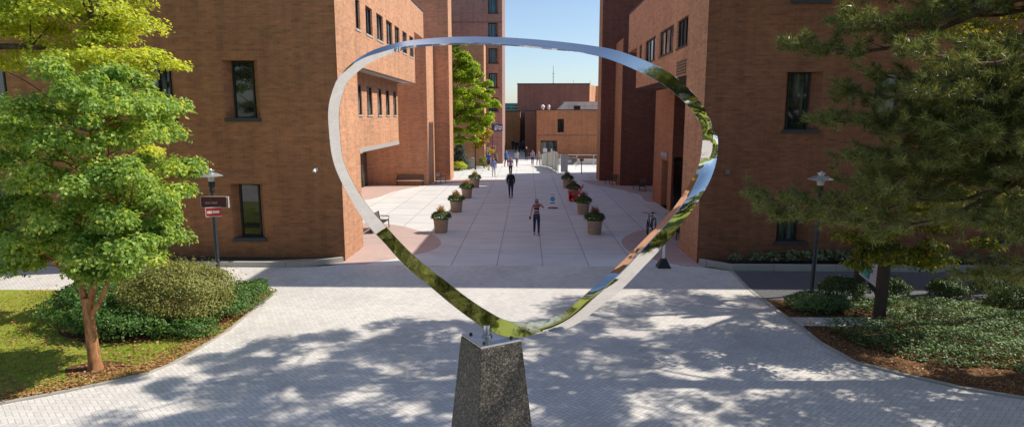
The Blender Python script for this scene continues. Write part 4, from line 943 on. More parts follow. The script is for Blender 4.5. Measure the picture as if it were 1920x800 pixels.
def person(label, loc, rotz, h, top, bottom, hair=(.04, .025, .018), stride=.16, sleeves=2, arms=None, long_hair=False, shorts=False, group=None, mask=None, shoes=(.03, .03, .035), detail=False, open_jacket=None, slim=1.):
    P = thing('person', label, 'person', loc, rotz, group); k = 1.11 * h / 1.72
    A = arms or {}
    eL, wL, hL = A.get('L', ((.218, .03, 1.15), (.215, -.07, .92), (.205, -.10, .83)))
    eR, wR, hR = A.get('R', ((-.218, .02, 1.15), (-.215, .06, .92), (-.205, .07, .83)))
    s = stride
    w_ = slim
    N = [(0, 0, .95, .125 * w_, .10), (0, 0, 1.09, .112 * w_, .09), (0, 0, 1.27, .138 * w_, .105), (0, .01, 1.40, .115 * w_, .085), (0, .0, 1.475, .05), (0, -.018, 1.535, .068, .074), (0, -.008, 1.615, .082, .092), (0, .005, 1.685, .055, .062),
         (.165, .01, 1.405, .056), (*eL, .043), (*wL, .029), (*hL, .034, .02),
         (-.165, .01, 1.405, .056), (*eR, .043), (*wR, .029), (*hR, .034, .02),
         (.088, 0, .86, .086), (.092, -s * .75, .49, .056), (.092, -s * .8, .095, .038), (.10, -s * .8 - .15, .035, .033),
         (-.088, 0, .86, .086), (-.092, s * .45, .49, .056), (-.092, s * 1.15, .11, .038), (-.10, s * 1.15 - .15, .035, .033)]
    E = [(0, 1), (1, 2), (2, 3), (3, 4), (4, 5), (5, 6), (6, 7), (3, 8), (8, 9), (9, 10), (10, 11), (3, 12), (12, 13), (13, 14), (14, 15), (0, 16), (16, 17), (17, 18), (18, 19), (0, 20), (20, 21), (21, 22), (22, 23)]
    roots = [0]
    sc = lambda L: [(a[0] * k, a[1] * k, a[2] * k, *[q * k for q in a[3:]]) for a in L]
    body_n, body_e = list(N), list(E)
    def add(chain):
        b = len(body_n); body_n.extend(chain); body_e.extend([(b + i, b + i + 1) for i in range(len(chain) - 1)]); roots.append(b)
    add([(0, -.085, 1.605, .014), (0, -.118, 1.575, .017), (0, -.10, 1.565, .012)])           # nose
    for sx in (1, -1): add([(sx * .082, .0, 1.60, .012, .02), (sx * .096, .008, 1.60, .010, .018)])   # ears
    if detail:
        for (wv, hv, sx) in ((Vector(wL), Vector(hL), 1), (Vector(wR), Vector(hR), -1)):
            d = (hv - wv).normalized(); side = d.cross(Vector((sx, .2, 0))).normalized(); pal = d.cross(side).normalized()
            for j, ln in enumerate((.070, .080, .075, .058)):
                o0 = hv + side * (.026 - .0175 * j); add([(*(o0 - d * .01), .0095), (*(o0 + d * ln * .5 + pal * .008), .009), (*(o0 + d * ln * .9 + pal * .026), .0075)])
            o0 = wv + d * .03 + side * .025; add([(*o0, .012), (*(o0 + side * .028 + d * .03), .011), (*(o0 + side * .036 + d * .062 + pal * .012), .009)])
    bd_ = skin_obj('body', sc(body_n), body_e, roots, skinmat(), P, 2)
    # clothes: the body's own skin lifted off along its normals, region by region
    nodes = [Vector(a[:3]) * k for a in N]; rr = [max(a[3:]) * k for a in N]
    me = bd_.data; vs = [v.co.copy() for v in me.vertices]; vn = [v.normal.copy() for v in me.vertices]; seg = []
    for p in vs:
        best = None
        for e_, (a, b) in enumerate(E):
            A_, B_ = nodes[a], nodes[b]; d = B_ - A_; t = max(0., min(1., (p - A_).dot(d) / max(d.length_squared, 1e-9)))
            q = (p - (A_ + d * t)).length - (rr[a] * (1 - t) + rr[b] * t)
            if best is None or q < best[0]: best = (q, e_, t)
        seg.append(best[1:])
    def garment(name, test, lift, mat):
        use = [test(e_, t, p / k) for (e_, t), p in zip(seg, vs)]; idx = {}; gv = []; gf = []
        for f in me.polygons:
            if all(use[i_] for i_ in f.vertices):
                for i_ in f.vertices:
                    if i_ not in idx: idx[i_] = len(gv); gv.append(vs[i_] + vn[i_] * lift * k)
                gf.append([idx[i_] for i_ in f.vertices])
        q = MB(); q.v = [tuple(p) for p in gv]; q.f = [tuple(f) for f in gf]
        return q.build(name, mat, P, True, local=True)
    torso = {0, 1, 2, 7, 11}; up_arm = {8, 12}; lo_arm = {9, 13}; legs = {16, 17, 20, 21}; hips = {15, 19}
    garment('shirt', lambda e_, t, p: (e_ in torso and p.z > .89) or (e_ in hips and p.z > .89) or (e_ == 3 and t < .35) or (e_ in up_arm and sleeves > 0 and (sleeves > 1 or t < .75)) or (e_ in lo_arm and sleeves > 1 and t < .95), .02 if sleeves > 1 else .014, top)
    if shorts: garment('shorts', lambda e_, t, p: (e_ in torso or e_ in hips or (e_ in {16, 20} and t < .92)) and p.z < 1.0, .013, bottom)
    else: garment('trousers', lambda e_, t, p: (e_ in torso or e_ in hips or e_ in {16, 20} or (e_ in {17, 21} and t < .97)) and p.z < 1.0, .010, bottom)
    shm = cloth('shoe%.2f' % shoes[0], shoes)
    for i, j in ((18, 19), (22, 23)):
        n = [(N[i][0], N[i][1] + .03, .045, .045), (N[i][0], N[i][1] - .06, .045, .046, .04), (N[j][0], N[j][1] - .02, .038, .042, .034)]
        skin_obj('shoe', sc(n), [(0, 1), (1, 2)], [0], shm, P)
    hm = cloth('hair%.3f' % hair[0], hair)
    hn = [(0, -.006, 1.678, .088, .102), (0, .03, 1.635, .093, .088), (0, .045, 1.59, .082, .07)] + ([(0, .065, 1.48, .085, .05), (0, .07, 1.36, .06, .035)] if long_hair else [(0, .05, 1.545, .055, .05)])
    skin_obj('hair', sc(hn), [(i, i + 1) for i in range(len(hn) - 1)], [0], hm, P)
    if detail:
        for sx in (1, -1): q = MB(); q.sphere((sx * .032 * k, -.091 * k, 1.625 * k), .011 * k, 8, 6); q.build('eye', cloth('eye_dark', (.02, .015, .012)), P, True, local=True)
        q = MB(); q.sphere((0, -.088 * k, 1.542 * k), (.024 * k, .01, .007 * k), 8, 5); q.build('mouth', cloth('lip', (.38, .14, .12)), P, True, local=True)
    if mask:
        q = MB(); q.sphere((0, -.050 * k, 1.562 * k), (.073 * k, .070 * k, .052 * k), 14, 10); q.build('face_mask', cloth('mask%.2f' % mask[0], mask), P, True, local=True)
    return P
dark = cloth('jacket_black', (.016, .018, .024)); jeans = cloth('denim', (.022, .034, .085)); jeans2 = cloth('denim_dark', (.014, .022, .05)); pink = cloth('striped_base', (.42, .20, .19))
def striped():
    t = NT('shirt_stripes'); z = t.sep(t.pos())[2]
    st = t.ramp(t.math('FRACT', t.math('MULTIPLY', z, 3.1)), [(0, (.05, .025, .045)), (.34, (.10, .025, .04)), (.40, (.46, .24, .26)), (.60, (.36, .08, .09)), (.72, (.05, .04, .12)), (.86, (.50, .40, .44))], 'LINEAR'); t.bsdf(st, .85); return t.m
wm = person('woman in a striped sleeveless top and jeans, one hand raised to her face', (.47, 31.95, 0), R(4), 1.66, striped(), jeans, (.035, .018, .012), .13, 0,
       {'L': ((.335, -.06, 1.30), (.19, -.20, 1.47), (.105, -.17, 1.535)), 'R': ((-.235, .02, 1.16), (-.275, -.03, .95), (-.285, -.05, .87))}, True, shoes=(.22, .2, .2), detail=True, mask=(.02, .02, .03), slim=.9)
ph = MB(); ph.obox((.47 - .335, 31.95 - .12, .89), ((.96, .2, .1), (-.2, .97, 0), (-.1, 0, 1)), (.035, .006, .075)); ph.obox((.47 - .335, 31.942 - .12, .89), ((.96, .2, .1), (-.2, .97, 0), (-.1, 0, 1)), (.031, .006, .069))
tag(ph.build('phone', M['black']), 'dark phone held low in the hand of the woman in the striped top', 'phone')
person('man in a black jacket and blue jeans with a pale face mask', (-1.22, 46.9, 0), R(-3), 1.80, dark, jeans, (.03, .02, .015), .12, 2,
       {'L': ((.225, .03, 1.16), (.215, -.08, .93), (.205, -.10, .84)), 'R': ((-.225, .03, 1.16), (-.215, -.08, .93), (-.205, -.10, .84))}, mask=(.62, .62, .66), detail=True, slim=1.15)
people = [
 ('man in a blue T-shirt and dark shorts walking away beside the stair', (-4.35, 71.6), 170, 1.80, ('tee_blue', (.03, .10, .42)), ('short_dark', (.03, .028, .03)), 1, True, None),
 ('red-haired person in white and blue at the edge of the sunlit paving', (-3.35, 63.6), 10, 1.66, ('top_white_blue', (.20, .28, .60)), ('trouser_pale', (.52, .54, .60)), 2, False, (.3, .14, .08)),
 ('person in a brown vest and black trousers in front of the stair', (-3.75, 74.5), 185, 1.76, ('vest_brown', (.16, .11, .09)), ('trouser_black', (.02, .02, .024)), 0, False, None),
 ('person in a bright blue top by the tower corner', (-2.55, 77.0), 30, 1.74, ('top_bright_blue', (.03, .14, .45)), ('trouser_navy', (.03, .035, .07)), 1, False, None),
 ('person in a blue and coral top with black leggings walking toward the camera', (-1.70, 64.3), -5, 1.76, ('top_coral', (.34, .19, .30)), ('legging_black', (.018, .018, .022)), 1, False, None),
 ('person in a pale grey shirt at the right of the small crowd', (-1.30, 77.4), 160, 1.74, ('shirt_grey', (.50, .54, .58)), ('trouser_grey', (.16, .17, .2)), 1, False, (.14, .09, .05)),
 ('person all in black in the shade of the dark brick wing', (-.15, 87.6), 0, 1.70, ('coat_black', (.02, .017, .018)), ('trouser_black', (.02, .02, .024)), 2, False, (.5, .36, .22)),
 ('person with a white bag strap and dark skirt left of the pale fence', (.62, 79.8), 175, 1.68, ('top_white_navy', (.34, .33, .42)), ('skirt_navy', (.03, .03, .06)), 1, False, (.36, .16, .17)),
 ('person in grey standing right against the end of the pale fence', (1.32, 79.2), 20, 1.68, ('top_taupe', (.26, .22, .23)), ('trouser_taupe', (.2, .16, .16)), 1, False, None),
 ('far walker in dark navy, leftmost on the distant steps', (-3.9, 109.5), 0, 1.74, ('far_navy', (.02, .025, .06)), ('trouser_black', (.02, .02, .024)), 2, False, None),
 ('far walker in black, second from the left on the distant steps', (-1.95, 108.6), 0, 1.76, ('far_black', (.02, .02, .026)), ('trouser_black', (.02, .02, .024)), 2, False, None),
 ('far walker in slate blue, third from the left on the distant steps', (-1.35, 108.8), 170, 1.72, ('far_slate', (.05, .07, .11)), ('trouser_navy', (.03, .035, .07)), 2, False, None),
 ('far walker in teal, rightmost on the distant steps', (-.75, 109.0), 10, 1.72, ('far_teal', (.04, .12, .15)), ('trouser_black', (.02, .02, .024)), 2, False, None),
 ('lone dark figure beyond the distant steps by the end wall', (-2.6, 114.3), 0, 1.72, ('coat_black', (.02, .017, .018)), ('trouser_black', (.02, .02, .024)), 2, False, None),
]
for lab, (x, y), rz, h, tp, bt, sl_, sh_, hr in people:
    person(lab, (x, y, .0 if not 106.5 < y < 107.5 else .12), R(rz), h, cloth(*tp), cloth(*bt), hr or (.03, .02, .015), .2, sl_, shorts=sh_, long_hair=hr is not None)

# ------------------------------------------------------------------ vegetation
def trunk_obj(name, paths, mat, parent):
    q = MB()
    for pts, rad in paths: q.tube(smooth3(pts), np.interp(np.linspace(0, 1, len(smooth3(pts))), np.linspace(0, 1, len(rad)), rad), 10)
    return q.build(name, mat, parent, True)
def smooth3(pts, n=5):
    pts = [Vector(p) for p in pts]; out = []
    if len(pts) < 3: return pts
    for i in range(len(pts) - 1):
        p0, p1, p2, p3 = (pts[max(0, min(len(pts) - 1, i + k))] for k in (-1, 0, 1, 2))
        for j in range(n):
            t = j / n; out.append(.5 * ((2 * p1) + (p2 - p0) * t + (2 * p0 - 5 * p1 + 4 * p2 - p3) * t * t + (3 * p1 - p0 - 3 * p2 + p3) * t ** 3))
    return out + [pts[-1]]
def limbs(base_pts, cen, r0, every=1):
    """thin limbs from a few branch points out to the clumps"""
    out = []
    bp_ = [Vector(b) for b in base_pts]
    for c in cen[::every]:
        c = Vector(c); b = min(bp_, key=lambda q: (q - c).length + (2 if q.z > c.z + .2 else 0))
        mid = b.lerp(c, .5) + Vector((random.uniform(-.15, .15), random.uniform(-.15, .15), .12 * (c - b).length))
        out.append(([b, mid, c], [r0, r0 * .6, r0 * .25]))
    return out
def foliage(name, cen, rad, per, L, W, mat, parent, up=.6, shell=.75):
    P, Nn, T = clump_leaves(cen, rad, per, up, shell); n = len(P)
    V, F = leaf_arrays(P, Nn, T, rng.uniform(.6, 1.3, n) * L, rng.uniform(.7, 1.25, n) * W)
    return np_mesh(name, V, F, mat, parent)

# -- paperbark maple on the lawn
mt = thing('maple_tree', 'small green maple with an orange peeling trunk on the left lawn', 'tree', (-10.2, 14.16, 0))
cen, rad = [], []
MASS = [(-9.67, 6.7, 0.61), (-9.29, 6.38, 0.67), (-10.04, 6.22, 0.67), (-9.02, 6.06, 0.55), (-10.5, 5.89, 0.61), (-11.1, 5.48, 0.55), (-10.27, 5.32, 0.79), (-9.31, 5.48, 0.85), (-8.65, 5.48, 0.61), (-8.51, 5.95, 0.34), (-11.33, 4.79, 0.67), (-10.48, 4.56, 0.79), (-9.52, 4.58, 0.85), (-8.8, 4.68, 0.67), (-8.44, 4.56, 0.39), (-11.55, 4.07, 0.63), (-10.7, 3.7, 0.67), (-9.78, 3.67, 0.67), (-9.06, 3.71, 0.73), (-8.64, 3.71, 0.55), (-8.32, 4.04, 0.3), (-11.63, 3.23, 0.55), (-11.11, 2.85, 0.51), (-11.53, 2.54, 0.32), (-10.09, 3.05, 0.58), (-9.5, 2.84, 0.61), (-8.92, 3.09, 0.58), (-8.66, 3.06, 0.44), (-9.69, 2.42, 0.39), (-9.0, 2.49, 0.41), (-11.89, 3.66, 0.49), (-10.63, 3.23, 0.55), (-9.3, 3.24, 0.55)]
for (mx, mz, mr) in MASS:
    for k in range(7):
        a = random.uniform(0, 6.28); q_ = mr * math.sqrt(random.random()) * .62; dep = 1.5 * math.sqrt(max(.1, 1 - ((mx + 9.75) / 2.5) ** 2))
        cen.append((mx + q_ * math.cos(a), 14.25 + random.choice((-.8, -.55, -.3, .1, .5, .9)) * dep + random.uniform(-.2, .2), mz + q_ * math.sin(a) * .8)); sz = random.uniform(.26, .46); rad.append((sz, sz, sz * .92))
forks = [(-10.42, 14.2, 2.35), (-10.05, 14.3, 2.4), (-9.5, 14.1, 2.55), (-10.2, 14.25, 3.4), (-9.9, 14.5, 4.4), (-9.1, 14.2, 3.6), (-10.8, 14.3, 3.5), (-9.75, 14.2, 5.6)]
paths = [([(-10.21, 14.16, -.05), (-10.22, 14.16, .3), (-10.24, 14.17, 1.1), (-10.25, 14.18, 1.75)], [.19, .135, .12, .115]),
         ([(-10.29, 14.18, 1.6), (-10.42, 14.2, 2.35), (-10.55, 14.2, 3.0), (-10.8, 14.3, 3.5)], [.08, .065, .05, .03]), ([(-10.19, 14.18, 1.6), (-10.08, 14.3, 2.4), (-10.2, 14.25, 3.4), (-9.9, 14.5, 4.4), (-9.75, 14.2, 5.6), (-9.9, 14.3, 6.6)], [.085, .075, .06, .05, .035, .02]),
         ([(-10.18, 14.15, 1.35), (-9.85, 14.1, 1.75), (-9.5, 14.1, 2.55), (-9.1, 14.2, 3.6)], [.06, .05, .04, .025]), ([(-10.5, 14.2, 2.2), (-10.85, 14.1, 2.6), (-11.3, 14, 3.0)], [.06, .045, .02])]
trunk_obj('trunk', paths + limbs(forks, cen, .022, 2), M['bark_orange'], mt)
foliage('crown', cen, rad, 300, .10, .07, M['leaf_maple'], mt, .36, .6)

# -- golden tree reaching in from the left
gt = thing('golden_tree', 'yellow-green tree reaching in from the top left behind the maple', 'tree', (-19, 19, 0))
cen, rad = [], []
def blob(x0, x1, y0, y1, z0, z1, n, s0, s1, cond=None):
    k = 0
    while k < n:
        c = (random.uniform(x0, x1), random.uniform(y0, y1), random.uniform(z0, z1))
        if cond and not cond(c): continue
        cen.append(c); s = random.uniform(s0, s1); rad.append((s, s, s * .6)); k += 1
blob(-17, -10.9, 17.6, 20.6, 7.2, 10.6, 95, .45, .8, lambda c: c[0] < -11.1 + .0 * c[2] and c[2] < 10.6 and (c[0] < -11.4 or c[2] < 8.6))
blob(-13.4, -10.5, 18, 19.6, 6.95, 7.7, 12, .35, .55)
blob(-17, -10, 17.8, 20.2, 10.4, 12.5, 8, .6, .9, lambda c: c[0] < -11)
blob(-11.6, -10.75, 18.4, 19.4, 3.4, 5.1, 9, .30, .42); blob(-16.3, -14.9, 18, 19.4, 4.9, 6.0, 6, .35, .5)
base = [(-18.6, 19, 6), (-16.5, 18.8, 7.7), (-14.5, 18.9, 7.9), (-13.0, 18.9, 7.6), (-15, 19, 9.2), (-17.5, 19, 9.5), (-12.6, 18.9, 8.6), (-13.5, 19, 5.6), (-11.2, 19, 4.8)]
paths = [([(-19, 19, -.1), (-19, 19, 3), (-18.9, 19, 7), (-18.5, 19, 12)], [.38, .3, .24, .12]), ([(-18.9, 19, 6.2), (-16.5, 18.8, 7.7), (-14.5, 18.9, 7.9), (-13.0, 18.9, 7.6), (-11.6, 18.9, 7.4)], [.14, .10, .075, .05, .02]),
         ([(-18.9, 19, 7.2), (-17, 19, 8.8), (-15, 19, 9.2), (-12.6, 18.9, 8.6)], [.12, .09, .06, .025]), ([(-18.95, 19, 4.4), (-16, 19.1, 5.6), (-13.5, 19, 5.6), (-11.2, 19, 4.8)], [.12, .09, .07, .03])]
trunk_obj('trunk', paths + limbs(base, cen, .03, 2), M['bark'], gt)
foliage('crown', cen, rad, 300, .135, .085, M['leaf_gold'], gt, .55, .7)

# -- big green tree between the left fins and the tower
bt = thing('lime_tree', 'tall bright green leafy tree between the left brick fin and the tower', 'tree', (-9.5, 70.5, 0))
cen, rad = [], []
for (x, z, s) in ((-7.5, 13.2, .8), (-6.9, 12.2, .8), (-8.6, 12.6, 1.2), (-3.7, 7.6, .8), (-4.6, 9.0, .8), (-7.2, 11.2, 1.1), (-6.2, 10.7, 1.0), (-8.4, 10.2, 1.4), (-6.9, 9.6, 1.1), (-5.6, 9.9, .8), (-8, 8.4, 1.4), (-6.3, 8.2, 1.2), (-4.9, 8.0, 1.1), (-4.0, 7.2, 1.0), (-5.5, 6.6, 1.2), (-7.4, 6.6, 1.4), (-3.9, 6.0, .9), (-6.4, 5.2, 1.2), (-4.8, 5.0, 1.0), (-8.2, 4.9, 1.3), (-5.9, 3.9, .9), (-7.3, 3.7, 1.0), (-11, 9, 2.2), (-11.5, 6, 2), (-10.5, 12, 1.6), (-9.5, 4.2, 1.3)):
    for k in range(5):
        cen.append((x + random.uniform(-.75, .6), 70.4 + random.uniform(-2.6, 2.2), z + random.uniform(-.7, .6))); q_ = s * random.uniform(.45, .75); rad.append((q_, q_, q_ * .85))
trunk_obj('trunk', [([(-9.5, 70.5, -.1), (-9.4, 70.5, 2), (-9, 70.5, 5), (-8.5, 70.5, 9), (-8.2, 70.5, 12)], [.34, .28, .2, .12, .04])] + limbs([(-9.3, 70.5, 3), (-9, 70.5, 5), (-8.6, 70.5, 8), (-8.4, 70.5, 10.5)], cen, .07, 3), M['bark'], bt)
foliage('crown', cen, rad, 300, .24, .16, M['leaf_mid'], bt, .45, .6)
yt = thing('yellow_tree', 'small golden-yellow tree at the foot of the tower', 'tree', (-4.9, 76.2, 0))
cen = [(-5.2 + random.uniform(-.9, .9), 76.2 + random.uniform(-.7, .7), random.uniform(1.6, 4.3)) for _ in range(16)]; rad = [(.5, .5, .42)] * 16
trunk_obj('trunk', [([(-4.9, 76.2, -.1), (-4.9, 76.2, 1.6), (-5, 76.2, 3.6)], [.08, .06, .02])] + limbs([(-4.9, 76.2, 1.5), (-5, 76.2, 2.8)], cen, .025), M['bark'], yt)
foliage('crown', cen, rad, 130, .2, .14, M['leaf_yellow'], yt, .5, .6)
sp = thing('blue_spruce', 'blue-grey spruce standing under the tall green tree', 'tree', (-7.7, 72.8, 0))
q = MB(); q.tube([(-7.7, 72.8, -.1), (-7.7, 72.8, 4.1)], [.14, .02], 8); q.build('trunk', M['bark_pine'], sp)
n = 5200; z = 4.2 * (1 - np.sqrt(rng.random(n))) + .15; a = rng.uniform(0, 6.28, n); lay = .75 + .25 * np.sin(z * 9 + np.sin(a * 5)); r = (1 - z / 4.4) * 1.5 * lay * rng.uniform(.55, 1.05, n)
Pp = np.stack([-7.7 + r * np.cos(a), 72.8 + r * np.sin(a), z - r * .12], 1); Tt = np.stack([np.cos(a), np.sin(a), rng.uniform(-.5, .3, n)], 1)
V, F = leaf_arrays(Pp, rnd_dir(n) + np.array([0, 0, .8]), Tt + rnd_dir(n) * .4, rng.uniform(.16, .3, n), rng.uniform(.05, .09, n)); np_mesh('crown', V, F, M['spruce'], sp)

# -- shrubs
def shrub(name, label, loc, r, n, L, W, mat, group=None, lump=.12, seed=0, core=True, wild=.0):
    g = np.random.default_rng(seed + 400); S_ = thing(name, label, 'shrub', loc, 0, group); r = np.array(r, float)
    d = g.normal(size=(n, 3)); d /= np.linalg.norm(d, axis=1, keepdims=True); d[:, 2] = np.where(d[:, 2] < -.3, -d[:, 2], d[:, 2])
    f = 1 + lump * (np.sin(d[:, 0] * 5 + seed) * np.cos(d[:, 1] * 6 + seed) + .6 * np.sin(d[:, 2] * 9 + d[:, 0] * 4 + seed)); k = np.where(g.random(n) < .4, g.uniform(.5, .95, n), np.where(g.random(n) < .035 + wild * .4, g.uniform(1.0, 1.2 + wild, n), g.uniform(.9, 1.05, n)))
    c = np.array(loc) + np.array([0, 0, r[2] * .80]); P = c + d * r * (f * k)[:, None]; P[:, 2] = np.maximum(P[:, 2], .03)
    V, F = leaf_arrays(P, d + g.normal(size=(n, 3)) * .6 + np.array([0, 0, .3]), d * .6 + g.normal(size=(n, 3)), g.uniform(.75, 1.25, n) * L, g.uniform(.8, 1.2, n) * W)
    np_mesh('foliage', V, F, mat, S_)
    q = MB()
    for j in range(9):
        a = j * .7 + seed; q.tube([(loc[0], loc[1], 0), (loc[0] + math.cos(a) * r[0] * .4, loc[1] + math.sin(a) * r[1] * .4, r[2] * .8), (loc[0] + math.cos(a) * r[0] * .8, loc[1] + math.sin(a) * r[1] * .8, r[2] * 1.3)], [.02, .014, .004], 5)
    q.build('stems', M['bark'], S_)
    return S_
shrub('round_shrub', 'big round olive-green clipped shrub behind the maple on the left', (-10.1, 17.6, 0), (1.48, 1.25, .98), 30000, .062, .038, M['shrub_olive'], None, .10, 1, wild=.08)
shrub('low_shrub', 'broad dark green low shrub left of the round clipped shrub', (-12.5, 18.2, 0), (1.45, 1.8, .62), 11000, .085, .055, M['shrub_green'], None, .16, 2)
shrub('low_shrub', 'green spreading shrub under the round shrub, right behind the maple trunk', (-11.2, 16.5, 0), (1.45, .8, .48), 7000, .08, .05, M['shrub_green'], None, .16, 3)
shrub('low_shrub', 'small bluish-green low shrub right of the round shrub by the paving', (-8.95, 19.0, 0), (.72, 1.55, .40), 6000, .07, .045, M['shrub_green'], None, .16, 4)
shrub('low_shrub', 'strip of bright green shoots at the front foot of the round shrub', (-9.3, 16.5, 0), (.9, .5, .26), 3000, .07, .04, M['shrub_green'], None, .2, 5)
for k, (x, y, r, lab) in enumerate(((10.0, 20.0, (.72, .55, .50), 'dark clipped yew left of the map board'), (11.7, 20.35, (.62, .5, .46), 'dark yew just right of the front map post'), (13.6, 20.4, (.60, .5, .42), 'third small yew along the asphalt path, right of the map board'), (15.4, 20.6, (.95, .55, .48), 'wide pale green yew along the asphalt path'), (15.1, 19.3, (.95, .6, .45), 'yew in front of the wide pale one on the asphalt path'), (17.6, 20.5, (1.1, .6, .52), 'farthest right pale yew on the asphalt path'), (17.2, 19.0, (1.05, .6, .5), 'large dark yew at the right edge of the bed'), (8.95, 19.35, (.95, .62, .30), 'low spreading shrub at the foot of the right lamp post'))):
    shrub('yew_shrub', lab, (x, y, 0), r, 3600, .075, .035, M['shrub_dark'] if k != 7 else M['cover'], 'shrubs in the right bed', .1, 20 + k)
shrub('low_shrub', 'yellow-green shrub beside the left brick fin far down the walk', (-7.6, 71.0, 0), (.85, .6, .55), 900, .16, .1, M['leaf_gold'], None, .15, 40)
shrub('low_shrub', 'olive rounded shrub left of the distant stair', (-5.05, 74.5, 0), (.68, .6, .75), 900, .14, .09, M['shrub_olive'], None, .15, 41)
# hostas under the right front wall
n = 46; base_h = None
def hosta(label, loc, s, seed):
    g = np.random.default_rng(seed); H_ = thing('hosta', label, 'plant', loc, 0, 'hostas along the right brick wall'); n = 90
    a = g.uniform(0, 6.28, n); el = g.uniform(.1, 1.2, n); r = np.cos(el) * .42 * s; P = np.array(loc) + np.stack([np.cos(a) * r, np.sin(a) * r * .7, .12 + np.sin(el) * .36 * s], 1)
    V, F = leaf_arrays(P, np.stack([np.cos(a) * .5, np.sin(a) * .5, np.ones(n)], 1) + g.normal(size=(n, 3)) * .3, np.stack([np.cos(a), np.sin(a), -.4 + .6 * np.sin(el)], 1), g.uniform(.16, .26, n) * s, g.uniform(.10, .15, n) * s)
    np_mesh('foliage', V, F, M['hosta'], H_); return H_
hx = [8.35, 9.15, 9.85, 10.5, 11.15, 11.8, 12.5, 13.2, 13.9, 14.7, 15.6, 16.6, 17.6, 18.6]
for k, x in enumerate(hx):
    hosta('leafy hosta under the right brick wall, %s' % ('nearest the walkway', 'second from the walkway', 'third from the walkway', 'left of the low window', 'under the low window', 'right of the low window', 'behind the right lamp post', 'second right of the lamp post', 'behind the map board', 'first right of the map board', 'second right of the map board', 'third right of the map board', 'second from the right edge', 'at the right edge of the view')[k], (x, 25.2, .16), (.7, .85, .9, 1.05, 1., 1.15, 1.1, 1.2, 1.15, 1.0, .95, .9, .85, .85)[k], 700 + k)

# -- ground cover, grass, fallen leaves: nobody could count them
def vnoise(x, y, s, seed=0): return np.sin(x * s + seed) * np.cos(y * s * 1.2 + seed * 2) * .5 + np.sin(x * s * 2.3 + y * s * 1.7 + seed) * .3 + np.sin(y * s * 3.1 - x * s * 1.3) * .2
n = 40000; x = rng.uniform(8.1, 20, n); y = rng.uniform(14.0, 20.0, n)
lo = np.interp(x, [8, 8.6, 9.6, 11, 13, 16, 20], [18.8, 16.2, 15.1, 14.6, 14.4, 14.2, 14.1]) + .22 * vnoise(x, y, 2.1, 3)
hi = np.interp(x, [8, 8.6, 9.6, 20], [19.7, 19.7, 19.8, 20.0]); ok = (y > lo) & (y < hi) & ~((x < 10.5) & (y > 17.65) & (y < 18.65)); x, y, lo = x[ok], y[ok], lo[ok]; n = len(x)
hgt = (.16 + .13 * (1 + vnoise(x, y, 1.4, 1))) * np.clip((y - lo) / .35, .25, 1); z = hgt * np.sqrt(rng.random(n))
V, F = leaf_arrays(np.stack([x, y, z + .02], 1), rnd_dir(n) * .55 + np.array([0, 0, 1]), rnd_dir(n), rng.uniform(.07, .13, n), rng.uniform(.035, .06, n))
stuff(np_mesh('ground_cover', V, F, M['cover']), 'thick green ground cover filling the right bed', 'ground cover')
def inpoly(px, py, poly):
    c = np.zeros(len(px), bool); m = len(poly)
    for i in range(m):
        x1, y1 = poly[i]; x2, y2 = poly[(i + 1) % m]; cond = ((y1 > py) != (y2 > py)) & (px < (x2 - x1) * (py - y1) / (y2 - y1 + 1e-12) + x1); c ^= cond
    return c
LP = [(-60, 21.0)] + LEDGE + [(-60, 2)]
n = 90000; x = rng.uniform(-18, -8.2, n); y = rng.uniform(9, 21, n); ok = inpoly(x, y, LP) & ~(((x + 10.21) / .72) ** 2 + ((y - 14.16) / .5) ** 2 < 1) & ~inpoly(x, y, [(-8.62, 21.0), (-8.56, 19.0), (-8.6, 17.6), (-9.2, 16.3), (-10.3, 15.7), (-11.8, 15.5), (-13.2, 16.0), (-14.1, 17.2), (-14.2, 19.0), (-13.2, 20.6)])
x, y = x[ok], y[ok]; n = len(x); hgt = rng.uniform(.03, .075, n) * (1 + .4 * vnoise(x, y, 1.5)); a = rng.uniform(0, 6.28, n); le = rng.normal(size=(n, 2)) * .022
b0 = np.stack([x, y, np.zeros(n)], 1); sv = np.stack([np.cos(a), np.sin(a), np.zeros(n)], 1) * .006; tp = b0 + np.stack([le[:, 0], le[:, 1], hgt], 1)
V = np.stack([b0 - sv, b0 + sv, tp], 1).reshape(-1, 3); F = np.arange(n * 3).reshape(-1, 3)
stuff(np_mesh('grass', V, F, M['grass']), 'short green and straw-coloured grass on the left lawn', 'grass')
def litter(name, label, fn, n, L=.07):
    x, y = fn(n); n = len(x); V, F = leaf_arrays(np.stack([x, y, rng.uniform(.025, .055, n)], 1), rnd_dir(n) * .35 + np.array([0, 0, 1]), rnd_dir(n), rng.uniform(.6, 1.2, n) * L, rng.uniform(.5, .9, n) * L, .3)
    stuff(np_mesh(name, V, F, M['litter']), label, 'fallen leaves')
def lit1(n):
    t = rng.uniform(0, 1, n); e = LEDGE[:10]; i = np.linspace(0, 1, len(e)); ex = np.interp(t, i, [q[0] for q in e]); ey = np.interp(t, i, [q[1] for q in e]); o = np.abs(rng.normal(size=n)) * .35 + .06
    return ex - o, ey + o * .55
litter('fallen_leaves', 'dry tan leaves gathered along the left lawn edge', lit1, 2600, .085)
def lit2(n): x = rng.uniform(-17, -8.6, n); y = rng.uniform(11, 21, n); ok = inpoly(x, y, LP); return x[ok], y[ok]
litter('scattered_leaves', 'dry leaves scattered over the left lawn', lit2, 4200, .09)
